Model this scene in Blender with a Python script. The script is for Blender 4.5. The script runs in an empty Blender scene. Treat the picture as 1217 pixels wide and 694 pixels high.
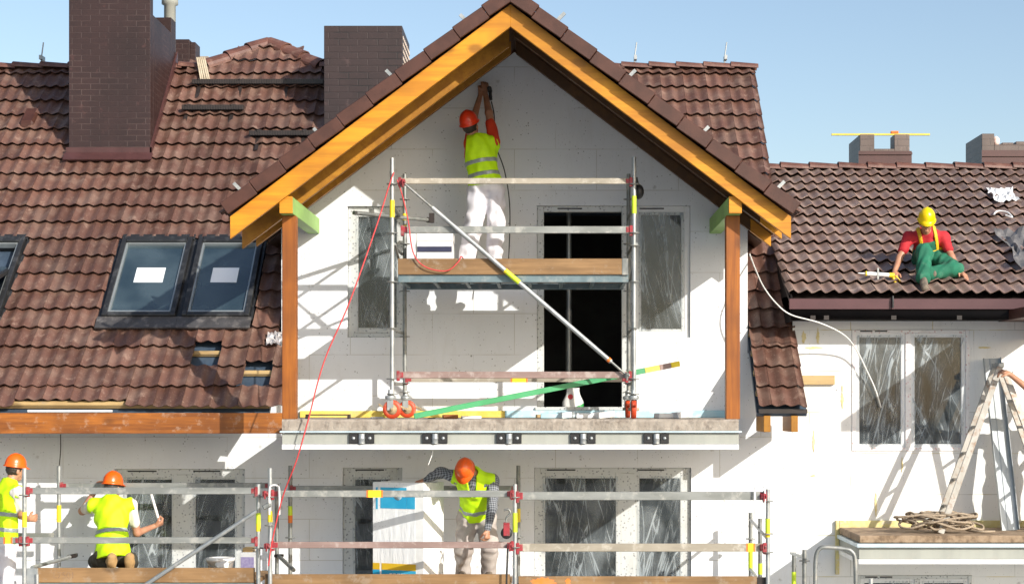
import bpy, bmesh, math, random
import numpy as np
from mathutils import Vector, Matrix, noise as mnoise
random.seed(7)
R = math.radians
Z0 = 4.9            # eye height of the camera above the ground; all heights below are measured from the eye
FPX = 2000.0        # focal length in photo pixels
D0 = 20.5           # camera to facade
scene = bpy.context.scene
COL = scene.collection
V = Vector

def P(px, py, Y=0.0):
    s = (D0 + Y) / FPX
    return V(((px - 650) * s, Y, (480 - py) * s))

# ------------------------------------------------------------------ objects
def new_empty(name, loc):
    o = bpy.data.objects.new(name, None)
    o.empty_display_size = .2
    COL.objects.link(o)
    o.location = (loc[0], loc[1], loc[2] + Z0)
    return o

def tag(o, label=None, cat=None, group=None, kind=None):
    if label: o['label'] = label
    if cat: o['category'] = cat
    if group: o['group'] = group
    if kind: o['kind'] = kind
    return o

def thing(name, loc, label, cat, group=None):
    return tag(new_empty(name, loc), label, cat, group)

ORIG = {}
def root_origin(o):
    r = o
    while r.parent is not None: r = r.parent
    l = r.location
    return V((l[0], l[1], l[2] - Z0))

class MB:
    """collects shapes; build() links them as one mesh object"""
    def __init__(s): s.v = []; s.f = []; s.m = []; s.cur = 0; s.sm = []; s.smooth = False
    def add(s, vs, fs):
        b = len(s.v)
        s.v += [tuple(v) for v in vs]
        for f in fs:
            s.f.append([b + i for i in f]); s.m.append(s.cur); s.sm.append(s.smooth)
    def box(s, x0, x1, y0, y1, z0, z1):
        if x0 > x1: x0, x1 = x1, x0
        if y0 > y1: y0, y1 = y1, y0
        if z0 > z1: z0, z1 = z1, z0
        s.add([(x0,y0,z0),(x1,y0,z0),(x1,y1,z0),(x0,y1,z0),(x0,y0,z1),(x1,y0,z1),(x1,y1,z1),(x0,y1,z1)],
              [(0,3,2,1),(4,5,6,7),(0,1,5,4),(1,2,6,5),(2,3,7,6),(3,0,4,7)])
        return s
    def obox(s, c, ax, ay, az, hx, hy, hz):
        c = V(c); ax = V(ax).normalized()*hx; ay = V(ay).normalized()*hy; az = V(az).normalized()*hz
        vs = [c-ax-ay-az, c+ax-ay-az, c+ax+ay-az, c-ax+ay-az, c-ax-ay+az, c+ax-ay+az, c+ax+ay+az, c-ax+ay+az]
        fs = [(0,3,2,1),(4,5,6,7),(0,1,5,4),(1,2,6,5),(2,3,7,6),(3,0,4,7)]
        if ax.cross(ay).dot(az) < 0: fs = [f[::-1] for f in fs]
        s.add(vs, fs); return s
    def bar(s, a, b, w, h, up=(0,0,1)):
        a = V(a); b = V(b); d = (b-a); L = d.length; d.normalize()
        up = V(up); x = d.cross(up)
        if x.length < 1e-4: x = d.cross(V((0,1,0)))
        x.normalize(); y = x.cross(d)
        return s.obox((a+b)/2, x, d, y, w/2, L/2, h/2)
    def prism(s, poly, vec):
        """poly: list of points (planar), extruded by vec"""
        n = len(poly); vec = V(vec); p = [V(q) for q in poly]
        nrm = V((0,0,0))
        for i in range(n): nrm += p[i].cross(p[(i+1) % n])
        if nrm.dot(vec) > 0: p = p[::-1]
        vs = p + [q+vec for q in p]
        fs = [list(range(n)), list(range(2*n-1, n-1, -1))]
        for i in range(n):
            j = (i+1) % n
            fs.append((j, i, n+i, n+j))
        s.add(vs, fs); return s
    def tube(s, pts, r, n=8, closed=False, cap=True, r2=None):
        pts = [V(p) for p in pts]; m = len(pts)
        sm = s.smooth; s.smooth = True
        rings = []; prev = None
        for i, p in enumerate(pts):
            if closed: t = pts[(i+1) % m]-pts[i-1]
            else: t = pts[min(i+1, m-1)]-pts[max(i-1, 0)]
            if t.length < 1e-9: t = V((0,0,1))
            t.normalize()
            if prev is None:
                x = t.cross(V((0,0,1)))
                if x.length < .05: x = t.cross(V((0,1,0)))
            else:
                x = prev - t*prev.dot(t)
            x.normalize(); prev = x; y = t.cross(x)
            rr = r if r2 is None else r+(r2-r)*i/(m-1)
            rings.append([p+(x*math.cos(2*math.pi*k/n)+y*math.sin(2*math.pi*k/n))*rr for k in range(n)])
        vs = [q for ring in rings for q in ring]; fs = []
        for i in range(m if closed else m-1):
            j = (i+1) % m
            for k in range(n):
                l = (k+1) % n
                fs.append((i*n+k, i*n+l, j*n+l, j*n+k))
        s.add(vs, fs)
        if cap and not closed:
            s.smooth = False
            s.add(rings[0], [list(range(n-1, -1, -1))]); s.add(rings[-1], [list(range(n))])
        s.smooth = sm
        return s
    def lathe(s, c, axis, prof, n=20):
        """prof: list of (radius, height along axis)"""
        c = V(c); a = V(axis).normalized(); x = a.cross(V((0,0,1)))
        if x.length < .05: x = a.cross(V((0,1,0)))
        x.normalize(); y = a.cross(x); sm = s.smooth; s.smooth = True
        vs = []; fs = []
        for r, h in prof:
            for k in range(n):
                t = 2*math.pi*k/n
                vs.append(c+a*h+(x*math.cos(t)+y*math.sin(t))*r)
        for i in range(len(prof)-1):
            for k in range(n):
                l = (k+1) % n
                fs.append((i*n+k, i*n+l, (i+1)*n+l, (i+1)*n+k))
        s.add(vs, fs)
        s.smooth = sm
        return s
    def ellipsoid(s, c, rx, ry, rz, nu=14, nv=10, jit=0):
        c = V(c); sm = s.smooth; s.smooth = True
        vs = []; fs = []
        for i in range(nv+1):
            th = math.pi*i/nv
            for k in range(nu):
                ph = 2*math.pi*k/nu
                q = V((rx*math.sin(th)*math.cos(ph), ry*math.sin(th)*math.sin(ph), rz*math.cos(th)))
                if jit: q *= 1+jit*(mnoise.noise((c+q)*14))
                vs.append(c+q)
        for i in range(nv):
            for k in range(nu):
                l = (k+1) % nu
                fs.append((i*nu+k, (i+1)*nu+k, (i+1)*nu+l, i*nu+l))
        s.add(vs, fs); s.smooth = sm
        return s
    def build(s, name, mats, parent=None, bevel=0, label=None, origin=None, attr=None):
        if not isinstance(mats, (list, tuple)): mats = [mats]
        me = bpy.data.meshes.new(name)
        o = bpy.data.objects.new(name, me)
        if parent is not None: org = root_origin(parent)
        elif origin is not None: org = V(origin)
        else:
            xs = [v[0] for v in s.v]; ys = [v[1] for v in s.v]; zs = [v[2] for v in s.v]
            org = V(((min(xs)+max(xs))/2, (min(ys)+max(ys))/2, min(zs)))
        arr = np.array(s.v, dtype=np.float64)-np.array(org)
        me.from_pydata(arr.tolist(), [], s.f)
        for m in mats: me.materials.append(m)
        me.polygons.foreach_set('material_index', s.m)
        me.polygons.foreach_set('use_smooth', s.sm)
        if attr is not None:
            a = me.attributes.new('rnd', 'FLOAT', 'FACE'); a.data.foreach_set('value', attr)
        me.update()
        COL.objects.link(o)
        if parent is not None: o.parent = parent
        else: o.location = (org[0], org[1], org[2]+Z0)
        if bevel:
            md = o.modifiers.new('bevel', 'BEVEL'); md.width = bevel; md.segments = 1; md.limit_method = 'ANGLE'; md.angle_limit = R(40)
        if label: o['label'] = label
        return o

def spline(pts, n=8):
    pts = [V(p) for p in pts]; out = []
    for i in range(len(pts)-1):
        p0 = pts[max(i-1, 0)]; p1 = pts[i]; p2 = pts[i+1]; p3 = pts[min(i+2, len(pts)-1)]
        for k in range(n):
            t = k/n
            out.append(.5*((2*p1)+(p2-p0)*t+(2*p0-5*p1+4*p2-p3)*t*t+(3*p1-p0-3*p2+p3)*t**3))
    out.append(pts[-1])
    return out

def clip_poly(poly, a, b, c):
    """keep a*x+b*z<=c for a polygon of (x,z)"""
    out = []
    n = len(poly)
    for i in range(n):
        p = poly[i]; q = poly[(i+1) % n]
        dp = a*p[0]+b*p[1]-c; dq = a*q[0]+b*q[1]-c
        if dp <= 0: out.append(p)
        if dp*dq < 0:
            t = dp/(dp-dq); out.append((p[0]+(q[0]-p[0])*t, p[1]+(q[1]-p[1])*t))
    return out

def wall_mesh(mb, xr, zr, holes, y0, y1, clips=(), reveal=True):
    """vertical wall in the XZ plane from y0 (outer face) to y1, with rectangular openings"""
    xs = sorted({xr[0], xr[1]} | {h[0] for h in holes} | {h[1] for h in holes})
    zs = sorted({zr[0], zr[1]} | {h[2] for h in holes} | {h[3] for h in holes})
    xs = [x for x in xs if xr[0] <= x <= xr[1]]; zs = [z for z in zs if zr[0] <= z <= zr[1]]
    for i in range(len(xs)-1):
        for j in range(len(zs)-1):
            cx = (xs[i]+xs[i+1])/2; cz = (zs[j]+zs[j+1])/2
            if any(h[0] < cx < h[1] and h[2] < cz < h[3] for h in holes): continue
            poly = [(xs[i], zs[j]), (xs[i+1], zs[j]), (xs[i+1], zs[j+1]), (xs[i], zs[j+1])]
            for c in clips:
                if len(poly) > 2: poly = clip_poly(poly, *c)
            if len(poly) < 3: continue
            n = len(poly)
            mb.add([(x, y0, z) for x, z in poly], [list(range(n))])
            mb.add([(x, y1, z) for x, z in poly], [list(range(n-1, -1, -1))])
    for (a, b, c, d) in holes:
        mb.add([(a,y0,c),(b,y0,c),(b,y1,c),(a,y1,c)], [(0,1,2,3)])
        mb.add([(a,y0,d),(b,y0,d),(b,y1,d),(a,y1,d)], [(3,2,1,0)])
        mb.add([(a,y0,c),(a,y0,d),(a,y1,d),(a,y1,c)], [(3,2,1,0)])
        mb.add([(b,y0,c),(b,y0,d),(b,y1,d),(b,y1,c)], [(0,1,2,3)])

# ------------------------------------------------------------------ materials
def base_mat(name):
    m = bpy.data.materials.new(name); m.use_nodes = True
    nt = m.node_tree; nt.nodes.clear()
    out = nt.nodes.new('ShaderNodeOutputMaterial'); b = nt.nodes.new('ShaderNodeBsdfPrincipled')
    nt.links.new(b.outputs[0], out.inputs[0])
    return m, nt, b
class NT:
    def __init__(s, nt): s.nt = nt
    def n(s, t, **k):
        x = s.nt.nodes.new(t)
        for a, v in k.items(): setattr(x, a, v)
        return x
    def l(s, a, b): s.nt.links.new(a, b)
    def set(s, sock, v):
        if hasattr(v, 'is_output'): s.l(v, sock)
        else: sock.default_value = v
    def math(s, op, a, b=0.0, c=0.0):
        x = s.n('ShaderNodeMath', operation=op)
        s.set(x.inputs[0], a); s.set(x.inputs[1], b); s.set(x.inputs[2], c)
        return x.outputs[0]
    def mix(s, f, a, b, mode='MIX'):
        x = s.n('ShaderNodeMix', data_type='RGBA', blend_type=mode)
        s.set(x.inputs[0], f)
        s.set(x.inputs[6], a if hasattr(a, 'is_output') else (*a, 1)); s.set(x.inputs[7], b if hasattr(b, 'is_output') else (*b, 1))
        return x.outputs[2]
    def ramp(s, f, p0, p1, v0=0.0, v1=1.0):
        x = s.n('ShaderNodeMapRange', interpolation_type='SMOOTHSTEP'); s.set(x.inputs[0], f)
        x.inputs[1].default_value = p0; x.inputs[2].default_value = p1; x.inputs[3].default_value = v0; x.inputs[4].default_value = v1
        return x.outputs[0]
    def obj(s, scale=(1,1,1), loc=(0,0,0), rot=(0,0,0)):
        t = s.n('ShaderNodeTexCoord'); m = s.n('ShaderNodeMapping')
        m.inputs[1].default_value = loc; m.inputs[2].default_value = rot; m.inputs[3].default_value = scale
        s.l(t.outputs['Object'], m.inputs[0]); return m.outputs[0]
    def obj_rs(s, rot, scale, loc):
        t = s.n('ShaderNodeTexCoord'); a = s.n('ShaderNodeMapping'); a.inputs[2].default_value = rot; m = s.n('ShaderNodeMapping')
        m.inputs[1].default_value = loc; m.inputs[3].default_value = scale
        s.l(t.outputs['Object'], a.inputs[0]); s.l(a.outputs[0], m.inputs[0]); return m.outputs[0]
    def noise(s, vec, sc, det=3.0, rough=.55, dist=0.0):
        x = s.n('ShaderNodeTexNoise'); s.l(vec, x.inputs['Vector'])
        x.inputs['Scale'].default_value = sc; x.inputs['Detail'].default_value = det
        x.inputs['Roughness'].default_value = rough; x.inputs['Distortion'].default_value = dist
        return x.outputs[0]
    def voro(s, vec, sc, rnd=1.0):
        x = s.n('ShaderNodeTexVoronoi'); s.l(vec, x.inputs['Vector']); x.inputs['Scale'].default_value = sc
        x.inputs['Randomness'].default_value = rnd
        return x.outputs['Distance'], x.outputs['Color']
    def bump(s, h, strength, dist, bsdf):
        x = s.n('ShaderNodeBump'); x.inputs['Strength'].default_value = strength; x.inputs['Distance'].default_value = dist
        s.l(h, x.inputs['Height']); s.l(x.outputs[0], bsdf.inputs['Normal'])
    def sep(s, vec):
        x = s.n('ShaderNodeSeparateXYZ'); s.l(vec, x.inputs[0]); return x.outputs
    def comb(s, x, y, z):
        c = s.n('ShaderNodeCombineXYZ'); s.set(c.inputs[0], x); s.set(c.inputs[1], y); s.set(c.inputs[2], z); return c.outputs[0]

def M(name, c1, c2=None, rough=.6, sc=6, stretch=(1,1,1), metal=0, spec=.5, bump=0, bsc=40, dirt=None, dirt_amt=.5, dirt_sc=9, p=(.35,.65)):
    m, nt, b = base_mat(name); T = NT(nt)
    if c2 is None: c2 = tuple(x*.8 for x in c1)
    v = T.obj(stretch)
    col = T.mix(T.ramp(T.noise(v, sc, 4), *p), c1, c2)
    if dirt:
        d = T.ramp(T.noise(T.obj(), dirt_sc, 5, .65), .5, .68, 0, dirt_amt)
        col = T.mix(d, col, dirt)
    T.l(col, b.inputs['Base Color'])
    b.inputs['Roughness'].default_value = rough; b.inputs['Metallic'].default_value = metal
    b.inputs['Specular IOR Level'].default_value = spec
    if bump: T.bump(T.noise(v, bsc, 3), bump, .01, b)
    return m

def wood_mat(name, c1, c2, axis, knots=True, dirt=None, rough=.55, sc=9, dirt_amt=.6):
    m, nt, b = base_mat(name); T = NT(nt)
    st = [1, 1, 1]; st[axis] = .06
    v = T.obj(tuple(st))
    n1 = T.noise(v, sc, 5, .6, .6); n2 = T.noise(v, sc*5, 3)
    f = T.math('ADD', T.math('MULTIPLY', n1, .7), T.math('MULTIPLY', n2, .3))
    col = T.mix(T.ramp(f, .36, .64), c1, c2)
    if knots:
        st2 = [2.6, 2.6, 2.6]; st2[axis] = 1.5
        d, _ = T.voro(T.obj(tuple(st2)), 1.0)
        col = T.mix(T.ramp(d, .08, .19, .75, 0), col, tuple(x*.4 for x in c2))
    big = T.noise(T.obj(), 1.6, 3)
    col = T.mix(T.ramp(big, .38, .68, 0, .65), col, tuple(x*.7 for x in c2))
    if dirt:
        col = T.mix(T.ramp(T.noise(T.obj(), 7, 5, .7), .53, .66, 0, dirt_amt), col, dirt)
    T.l(col, b.inputs['Base Color']); b.inputs['Roughness'].default_value = rough
    T.bump(n2, .25, .004, b)
    return m

def tile_mat(name, c1, c2, dust, dust_amt=.35):
    m, nt, b = base_mat(name); T = NT(nt)
    at = T.n('ShaderNodeAttribute', attribute_name='rnd')
    v = T.obj()
    col = T.mix(at.outputs['Fac'], c1, c2)
    col = T.mix(T.ramp(T.noise(v, 3.2, 5, .6), .42, .68, 0, dust_amt), col, dust)
    col = T.mix(T.ramp(T.noise(v, .55, 3, .6), .48, .66, 0, .3), col, tuple(x*.62 for x in c1))
    col = T.mix(T.ramp(T.noise(v, 6.5, 6, .7), .56, .70, 0, dust_amt*1.2), col, tuple(min(1, x*1.5) for x in dust))
    sp, cc = T.voro(v, 34)
    col = T.mix(T.ramp(sp, .10, .2, .35, 0), col, tuple(min(1, x*2.2) for x in dust))
    T.l(col, b.inputs['Base Color'])
    T.l(T.ramp(T.noise(v, 9, 4), .3, .7, .40, .62), b.inputs['Roughness'])
    T.bump(T.noise(v, 90, 3), .25, .004, b)
    return m

def brick_mat(name, c1, c2, mortar, bw=.25, bh=.075, ms=.006, offs=(0,0,0)):
    m, nt, b = base_mat(name); T = NT(nt)
    o = T.sep(T.obj(loc=offs))
    v = T.comb(T.math('ADD', o[0], o[1]), o[2], 0.0)
    br = T.n('ShaderNodeTexBrick'); T.l(v, br.inputs['Vector'])
    br.inputs['Scale'].default_value = 1; br.inputs['Brick Width'].default_value = bw; br.inputs['Row Height'].default_value = bh
    br.inputs['Mortar Size'].default_value = ms; br.inputs['Mortar Smooth'].default_value = .2; br.inputs['Bias'].default_value = 0
    br.inputs['Color1'].default_value = (*c1, 1); br.inputs['Color2'].default_value = (*c2, 1); br.inputs['Mortar'].default_value = (*mortar, 1)
    nz = T.noise(T.obj(), 2.2, 4)
    br2 = T.mix(T.ramp(nz, .45, .6, .85, 0.1), br.outputs['Color'], T.mix(T.noise(T.obj(), 5, 3), c1, c2))
    br2 = T.mix(T.ramp(T.noise(T.obj((1,1,.5)), 1.1, 5, .65), .42, .7, 0, .55), br2, tuple(x*.45 for x in c1))
    br2 = T.mix(T.ramp(T.noise(T.obj(), 7, 5, .7), .6, .72, 0, .35), br2, tuple(x*3 for x in c2))
    T.l(br2, b.inputs['Base Color']); b.inputs['Roughness'].default_value = .5
    h = T.math('SUBTRACT', 1.0, br.outputs['Fac'])
    T.bump(h, .45, .006, b)
    return m

def eps_mat(name, base=(.77,.79,.81), speck=.9, offs=(0,0,0), yellow=0.0):
    m, nt, b = base_mat(name); T = NT(nt)
    v = T.obj(loc=offs); o = T.sep(v); v2 = T.comb(o[0], o[2], 0.0)
    br = T.n('ShaderNodeTexBrick'); T.l(v2, br.inputs['Vector'])
    br.inputs['Scale'].default_value = 1; br.inputs['Brick Width'].default_value = 1.0; br.inputs['Row Height'].default_value = .5
    br.inputs['Mortar Size'].default_value = .0045; br.inputs['Mortar Smooth'].default_value = .3
    br.inputs['Color1'].default_value = (*base, 1); br.inputs['Color2'].default_value = (*[x*.965 for x in base], 1)
    br.inputs['Mortar'].default_value = (.55, .55, .52, 1)
    gate = T.ramp(T.noise(v2, .9, 2), .45, .58)
    c2 = T.mix(gate, br.outputs['Color'], base)
    # grey weathering in soft patches
    c2 = T.mix(T.ramp(T.noise(v2, .8, 5, .65), .42, .75, 0, .16), c2, (.5, .51, .53))
    # plastic plugs
    d, _ = T.voro(v2, 2.7, .9)
    c2 = T.mix(T.ramp(d, .022, .045, .8, 0), c2, (.13, .13, .12))
    # foam bead specks and small chips, in drifts
    d2, cc = T.voro(v2, 17)
    cs = T.sep(cc)
    g2 = T.math('MULTIPLY', T.math('GREATER_THAN', cs[0], .2), T.ramp(d2, .07, .17, speck, 0))
    g2 = T.math('MULTIPLY', g2, T.ramp(T.noise(v2, 1.3, 3), .4, .6, .15, 1))
    c2 = T.mix(g2, c2, (.2, .2, .19))
    d3, _ = T.voro(v2, 4.3)
    g3 = T.math('MULTIPLY', T.ramp(d3, .05, .16, .5, 0), T.ramp(T.noise(v2, 7, 4), .5, .6))
    c2 = T.mix(g3, c2, (.33, .32, .29))
    # wiped adhesive and dusty streaks running down
    sm = T.ramp(T.noise(T.comb(T.math('MULTIPLY', o[0], 3.0), T.math('MULTIPLY', o[2], .7), 4.0), 1.6, 5, .7), .52, .72, 0, .16)
    c2 = T.mix(sm, c2, (.52, .50, .46))
    d4, cc4 = T.voro(v2, 41); g4 = T.math('MULTIPLY', T.math('GREATER_THAN', T.sep(cc4)[0], .8), T.ramp(d4, .1, .25, .55, 0))
    c2 = T.mix(T.math('MULTIPLY', g4, T.ramp(T.noise(v2, .9, 3), .42, .58, .1, 1)), c2, (.18, .18, .17))
    if yellow:
        gy = T.math('MULTIPLY', br.outputs['Fac'], T.ramp(T.noise(v2, 1.9, 3), .5, .6, 0, yellow))
        c2 = T.mix(gy, c2, (.6, .5, .2))
    T.l(c2, b.inputs['Base Color']); b.inputs['Roughness'].default_value = .75
    b.inputs['Specular IOR Level'].default_value = .25
    hh = T.math('ADD', T.math('MULTIPLY', br.outputs['Fac'], -.6), T.math('MULTIPLY', T.noise(v2, 55, 3), .3))
    T.bump(hh, .35, .006, b)
    return m

def frame_mat(name, base=(.56,.58,.57), dots=.8, tint=(.14,.15,.17)):
    """window profile still in its printed protective foil"""
    m, nt, b = base_mat(name); T = NT(nt)
    v = T.obj()
    d, cc = T.voro(v, 26)
    n2 = T.noise(v, 30, 3)
    f = T.math('MULTIPLY', T.ramp(d, .18, .34, dots, 0), T.ramp(n2, .35, .5))
    col = T.mix(f, base, tint)
    col = T.mix(T.ramp(T.noise(v, 4, 4), .5, .7, 0, .35), col, (.38, .38, .36))
    T.l(col, b.inputs['Base Color']); b.inputs['Roughness'].default_value = .35
    T.bump(n2, .2, .004, b)
    return m

FILMS = [0]
def film_mat(name, amt=1.0, seed=None):
    """thin cover sheet stretched over a window: mostly clear, whitish along its wrinkles"""
    FILMS[0] += 1; rg = random.Random(100+FILMS[0]); offs = (rg.uniform(0, 9), rg.uniform(0, 9), rg.uniform(0, 9))
    m, nt, b = base_mat(name); T = NT(nt)
    def folds(rot, sc, w, hi):
        n = T.noise(T.obj_rs((0, R(rot), 0), (9, 9, rg.uniform(.35, .8)), offs), sc, 2, .4, .15)
        return T.ramp(T.math('ABSOLUTE', T.math('SUBTRACT', n, rg.uniform(.47, .55))), 0, w, hi, 0), n
    r1, a = folds(rg.uniform(-7, 7), .8, .026, .45); r2, c = folds(rg.choice((-1, 1))*rg.uniform(10, 22), .8, .018, .55); r3, e = folds(rg.uniform(-38, 38), .55, .014, .5)
    fine = T.noise(T.obj((26, 26, .7), loc=offs, rot=(0, R(rg.uniform(-6, 6)), 0)), 1.2, 2, .5, .2)
    big = T.noise(T.obj((1.5, 1.5, .8), loc=offs), 1.6, 4, .6, .6)
    f = T.math('MULTIPLY', T.math('MAXIMUM', T.math('MAXIMUM', r1, r2), r3), T.ramp(big, .36, .6, .15, 1))
    f = T.math('ADD', f, T.ramp(big, .36, .72, .04, .40))
    T.l(T.math('MULTIPLY', T.math('MINIMUM', f, .75), amt*rg.uniform(.62, .85)), b.inputs['Alpha'])
    b.inputs['Base Color'].default_value = (.50, .56, .59, 1); b.inputs['Roughness'].default_value = .27
    T.bump(T.math('ADD', T.math('ADD', a, c), e), .25, .03, b)
    return m

def glass_mat(name, col=(.014,.019,.021), rough=.04, c2=(.035,.042,.045), ior=1.5):
    m, nt, b = base_mat(name); T = NT(nt)
    T.l(T.mix(T.ramp(T.noise(T.obj(), 1.2, 3), .4, .65), col, c2), b.inputs['Base Color'])
    b.inputs['Roughness'].default_value = rough; b.inputs['Specular IOR Level'].default_value = .6
    b.inputs['IOR'].default_value = ior
    T.bump(T.noise(T.obj(), 1.5, 2), .04, .02, b)
    return m
# ------------------------------------------------------------------ palette
m_eps = eps_mat('polystyrene_board')
m_eps_r = eps_mat('polystyrene_board_clean', (.82,.82,.80), .25, (.3,0,.2), .85)
m_tile = tile_mat('concrete_roof_tile', (.082,.038,.027), (.145,.071,.052), (.26,.18,.14), .36)
m_tile_r = tile_mat('concrete_roof_tile_grey', (.205,.132,.108), (.29,.19,.155), (.42,.33,.28), .5)
m_tile_g = tile_mat('gable_roof_tile', (.10,.045,.034), (.13,.06,.045), (.2,.12,.1), .2)
m_verge = M('verge_tile_brown', (.050,.0155,.0085), (.072,.024,.014), .55, 5, bump=.2, bsc=80)
m_ridge = M('ridge_tile_brown', (.10,.042,.03), (.15,.066,.048), .5, 4, bump=.2, bsc=60, dirt=(.3,.2,.15), dirt_amt=.3)
m_brick1 = brick_mat('brown_clinker', (.025,.0105,.0095), (.034,.0145,.013), (.066,.040,.035), .25, .078, .005, (0,0,.02))
m_brick2 = brick_mat('grey_brown_clinker', (.024,.0125,.0125), (.034,.019,.0185), (.010,.007,.007), .27, .092, .009)
m_brick3 = brick_mat('pale_clinker', (.12,.09,.078), (.15,.11,.095), (.07,.06,.055), .27, .092, .009)
m_flash = M('brown_sheet_metal', (.060,.024,.022), (.078,.032,.03), .42, 3, spec=.5)
m_fascia = M('plum_brown_fascia', (.075,.028,.033), (.09,.035,.04), .4, 3)
m_gutter = M('dark_gutter', (.006,.005,.005), (.009,.007,.007), .6, 3, spec=.15)
m_dark = M('dark_metal', (.022,.016,.014), (.03,.022,.02), .45, 6)
m_black = M('black_rubber', (.012,.012,.013), (.02,.02,.02), .5, 6)
m_barge = wood_mat('amber_timber', (.64,.28,.008), (.46,.175,.005), 0)
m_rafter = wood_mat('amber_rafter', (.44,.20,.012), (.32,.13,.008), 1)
m_rafter_shade = wood_mat('shaded_rafter', (.10,.042,.007), (.065,.026,.005), 1)  # same rafters on the right slope, their shade put into a darker colour
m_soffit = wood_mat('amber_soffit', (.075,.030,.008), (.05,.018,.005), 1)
m_post = wood_mat('brown_stained_post', (.37,.115,.008), (.22,.060,.005), 2)
m_fboard = wood_mat('stained_fascia_board', (.40,.130,.014), (.18,.052,.007), 0, dirt=(.45,.33,.24), dirt_amt=.35)
m_green_wood = wood_mat('green_treated_timber', (.30,.50,.13), (.25,.44,.11), 1, knots=False)
m_raw = wood_mat('raw_timber', (.50,.36,.17), (.40,.26,.11), 0, dirt=(.3,.24,.17))
m_plank = wood_mat('scaffold_plank', (.30,.175,.075), (.19,.105,.042), 0, dirt=(.34,.29,.23), rough=.7, dirt_amt=.35)
m_conc = M('rough_concrete', (.36,.315,.265), (.27,.23,.19), .9, 7, bump=.8, bsc=26, dirt=(.13,.10,.08), dirt_amt=.6)
m_conc_br = M('soiled_concrete', (.33,.24,.16), (.22,.15,.09), .9, 9, bump=.8, bsc=26, dirt=(.1,.07,.05), dirt_amt=.6)
m_panel = M('grey_render_panel', (.35,.36,.32), (.29,.30,.27), .7, 3, (1.2,1.2,.12), dirt=(.36,.35,.31), dirt_amt=.4)
m_white = M('white_sheet', (.80,.80,.79), (.74,.74,.73), .45, 3, dirt=(.5,.48,.44), dirt_amt=.3)
m_strip = M('pale_steel_strip', (.56,.66,.70), (.45,.55,.6), .4, 4, metal=.2)
m_yfoam = M('yellow_foam', (.72,.58,.14), (.66,.50,.09), .8, 4, dirt=(.5,.42,.25), bump=.5)
m_bfoam = M('blue_foam', (.36,.60,.70), (.46,.66,.74), .7, 2.2, dirt=(.75,.76,.76), dirt_amt=.8, dirt_sc=4)
m_frame = frame_mat('foil_covered_profile')
m_frame_r = frame_mat('red_printed_foil', (.80,.78,.77), .75, (.55,.28,.28))
m_pvc = M('white_window_profile', (.76,.77,.77), (.72,.73,.73), .3, 2, dirt=(.5,.5,.48), dirt_amt=.25)
m_glass = glass_mat('dark_glass')
m_sky_glass = glass_mat('roof_window_glass', (.020,.036,.046), .03, (.05,.075,.088), 2.1)
m_film = 1.0; m_film2 = 1.2
m_skframe = M('anthracite_frame', (.030,.031,.034), (.04,.041,.043), .35, 4, metal=.4, dirt=(.2,.2,.2), dirt_amt=.3)
m_skinner = M('grey_sash_rim', (.40,.43,.43), (.32,.35,.36), .35, 4, metal=.5)
m_paper = M('white_paper', (.82,.84,.86), (.78,.8,.82), .6, 3)
m_under = M('blue_roof_membrane', (.035,.055,.085), (.05,.075,.11), .5, 6, bump=.5, bsc=12)
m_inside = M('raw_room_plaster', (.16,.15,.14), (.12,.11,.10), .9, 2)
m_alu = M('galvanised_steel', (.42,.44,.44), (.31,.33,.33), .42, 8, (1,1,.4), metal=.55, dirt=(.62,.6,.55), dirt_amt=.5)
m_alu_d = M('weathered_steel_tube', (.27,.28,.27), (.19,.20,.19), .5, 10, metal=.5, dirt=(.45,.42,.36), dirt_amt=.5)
m_rail = M('pale_guard_rail', (.36,.32,.255), (.28,.25,.195), .6, 7, (.3,1,1), metal=.15, dirt=(.62,.58,.5), dirt_amt=.5)
m_rail_p = M('pinkish_guard_rail', (.30,.21,.185), (.235,.16,.14), .65, 7, (.3,1,1), metal=.1, dirt=(.5,.44,.4), dirt_amt=.5)
m_rail_g = M('grey_guard_rail', (.30,.31,.295), (.22,.23,.215), .5, 7, (.3,1,1), metal=.4, dirt=(.55,.53,.48), dirt_amt=.5)
m_deck = M('deck_edge_steel', (.16,.22,.24), (.12,.17,.19), .5, 7, metal=.3, dirt=(.35,.36,.34), dirt_amt=.5)
m_red = M('red_coupler', (.33,.03,.04), (.20,.025,.03), .5, 12, dirt=(.3,.2,.18), dirt_amt=.6, dirt_sc=14)
m_orange_w = M('orange_caster', (.58,.060,.012), (.42,.042,.01), .5, 8, dirt=(.45,.36,.28), dirt_amt=.45)
m_hub = M('cement_smeared_hub', (.42,.33,.2), (.3,.22,.12), .8, 14, bump=.5)
m_yel = M('yellow_band', (.85,.66,.02), (.78,.58,.02), .5, 6)
m_lime = M('lime_band', (.60,.75,.03), (.5,.68,.03), .5, 6)
m_orange_b = M('orange_band', (.80,.20,.02), (.7,.16,.02), .5, 6)
m_ground = M('trodden_earth', (.36,.375,.39), (.29,.30,.31), .95, 1.2, bump=.5, bsc=9, dirt=(.24,.22,.19))
m_red_rope = M('red_cord', (.62,.06,.06), (.5,.04,.045), .6, 30)
m_white_cable = M('white_cable', (.74,.73,.70), (.68,.67,.62), .5, 20)

CX = -.395                      # axis of the gable
PITCH = .756
GY = -2.25                      # front of the gable roof
ZTOP = 4.52
def gable_z(x, off=0.0): return ZTOP + off - PITCH*abs(x-CX)
ME_Y, ME_Z = -.95, -.068        # eave of the main roof, 45 degrees
def main_z(y): return ME_Z + (y-ME_Y)
RE_Y, RE_Z, RT = -.45, 1.283, math.tan(R(26))
def right_z(y): return RE_Z + (y-RE_Y)*RT
GX0, GX1 = CX-2.84, CX+2.84
PARTY = 2.99
GROUND = -Z0

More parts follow.
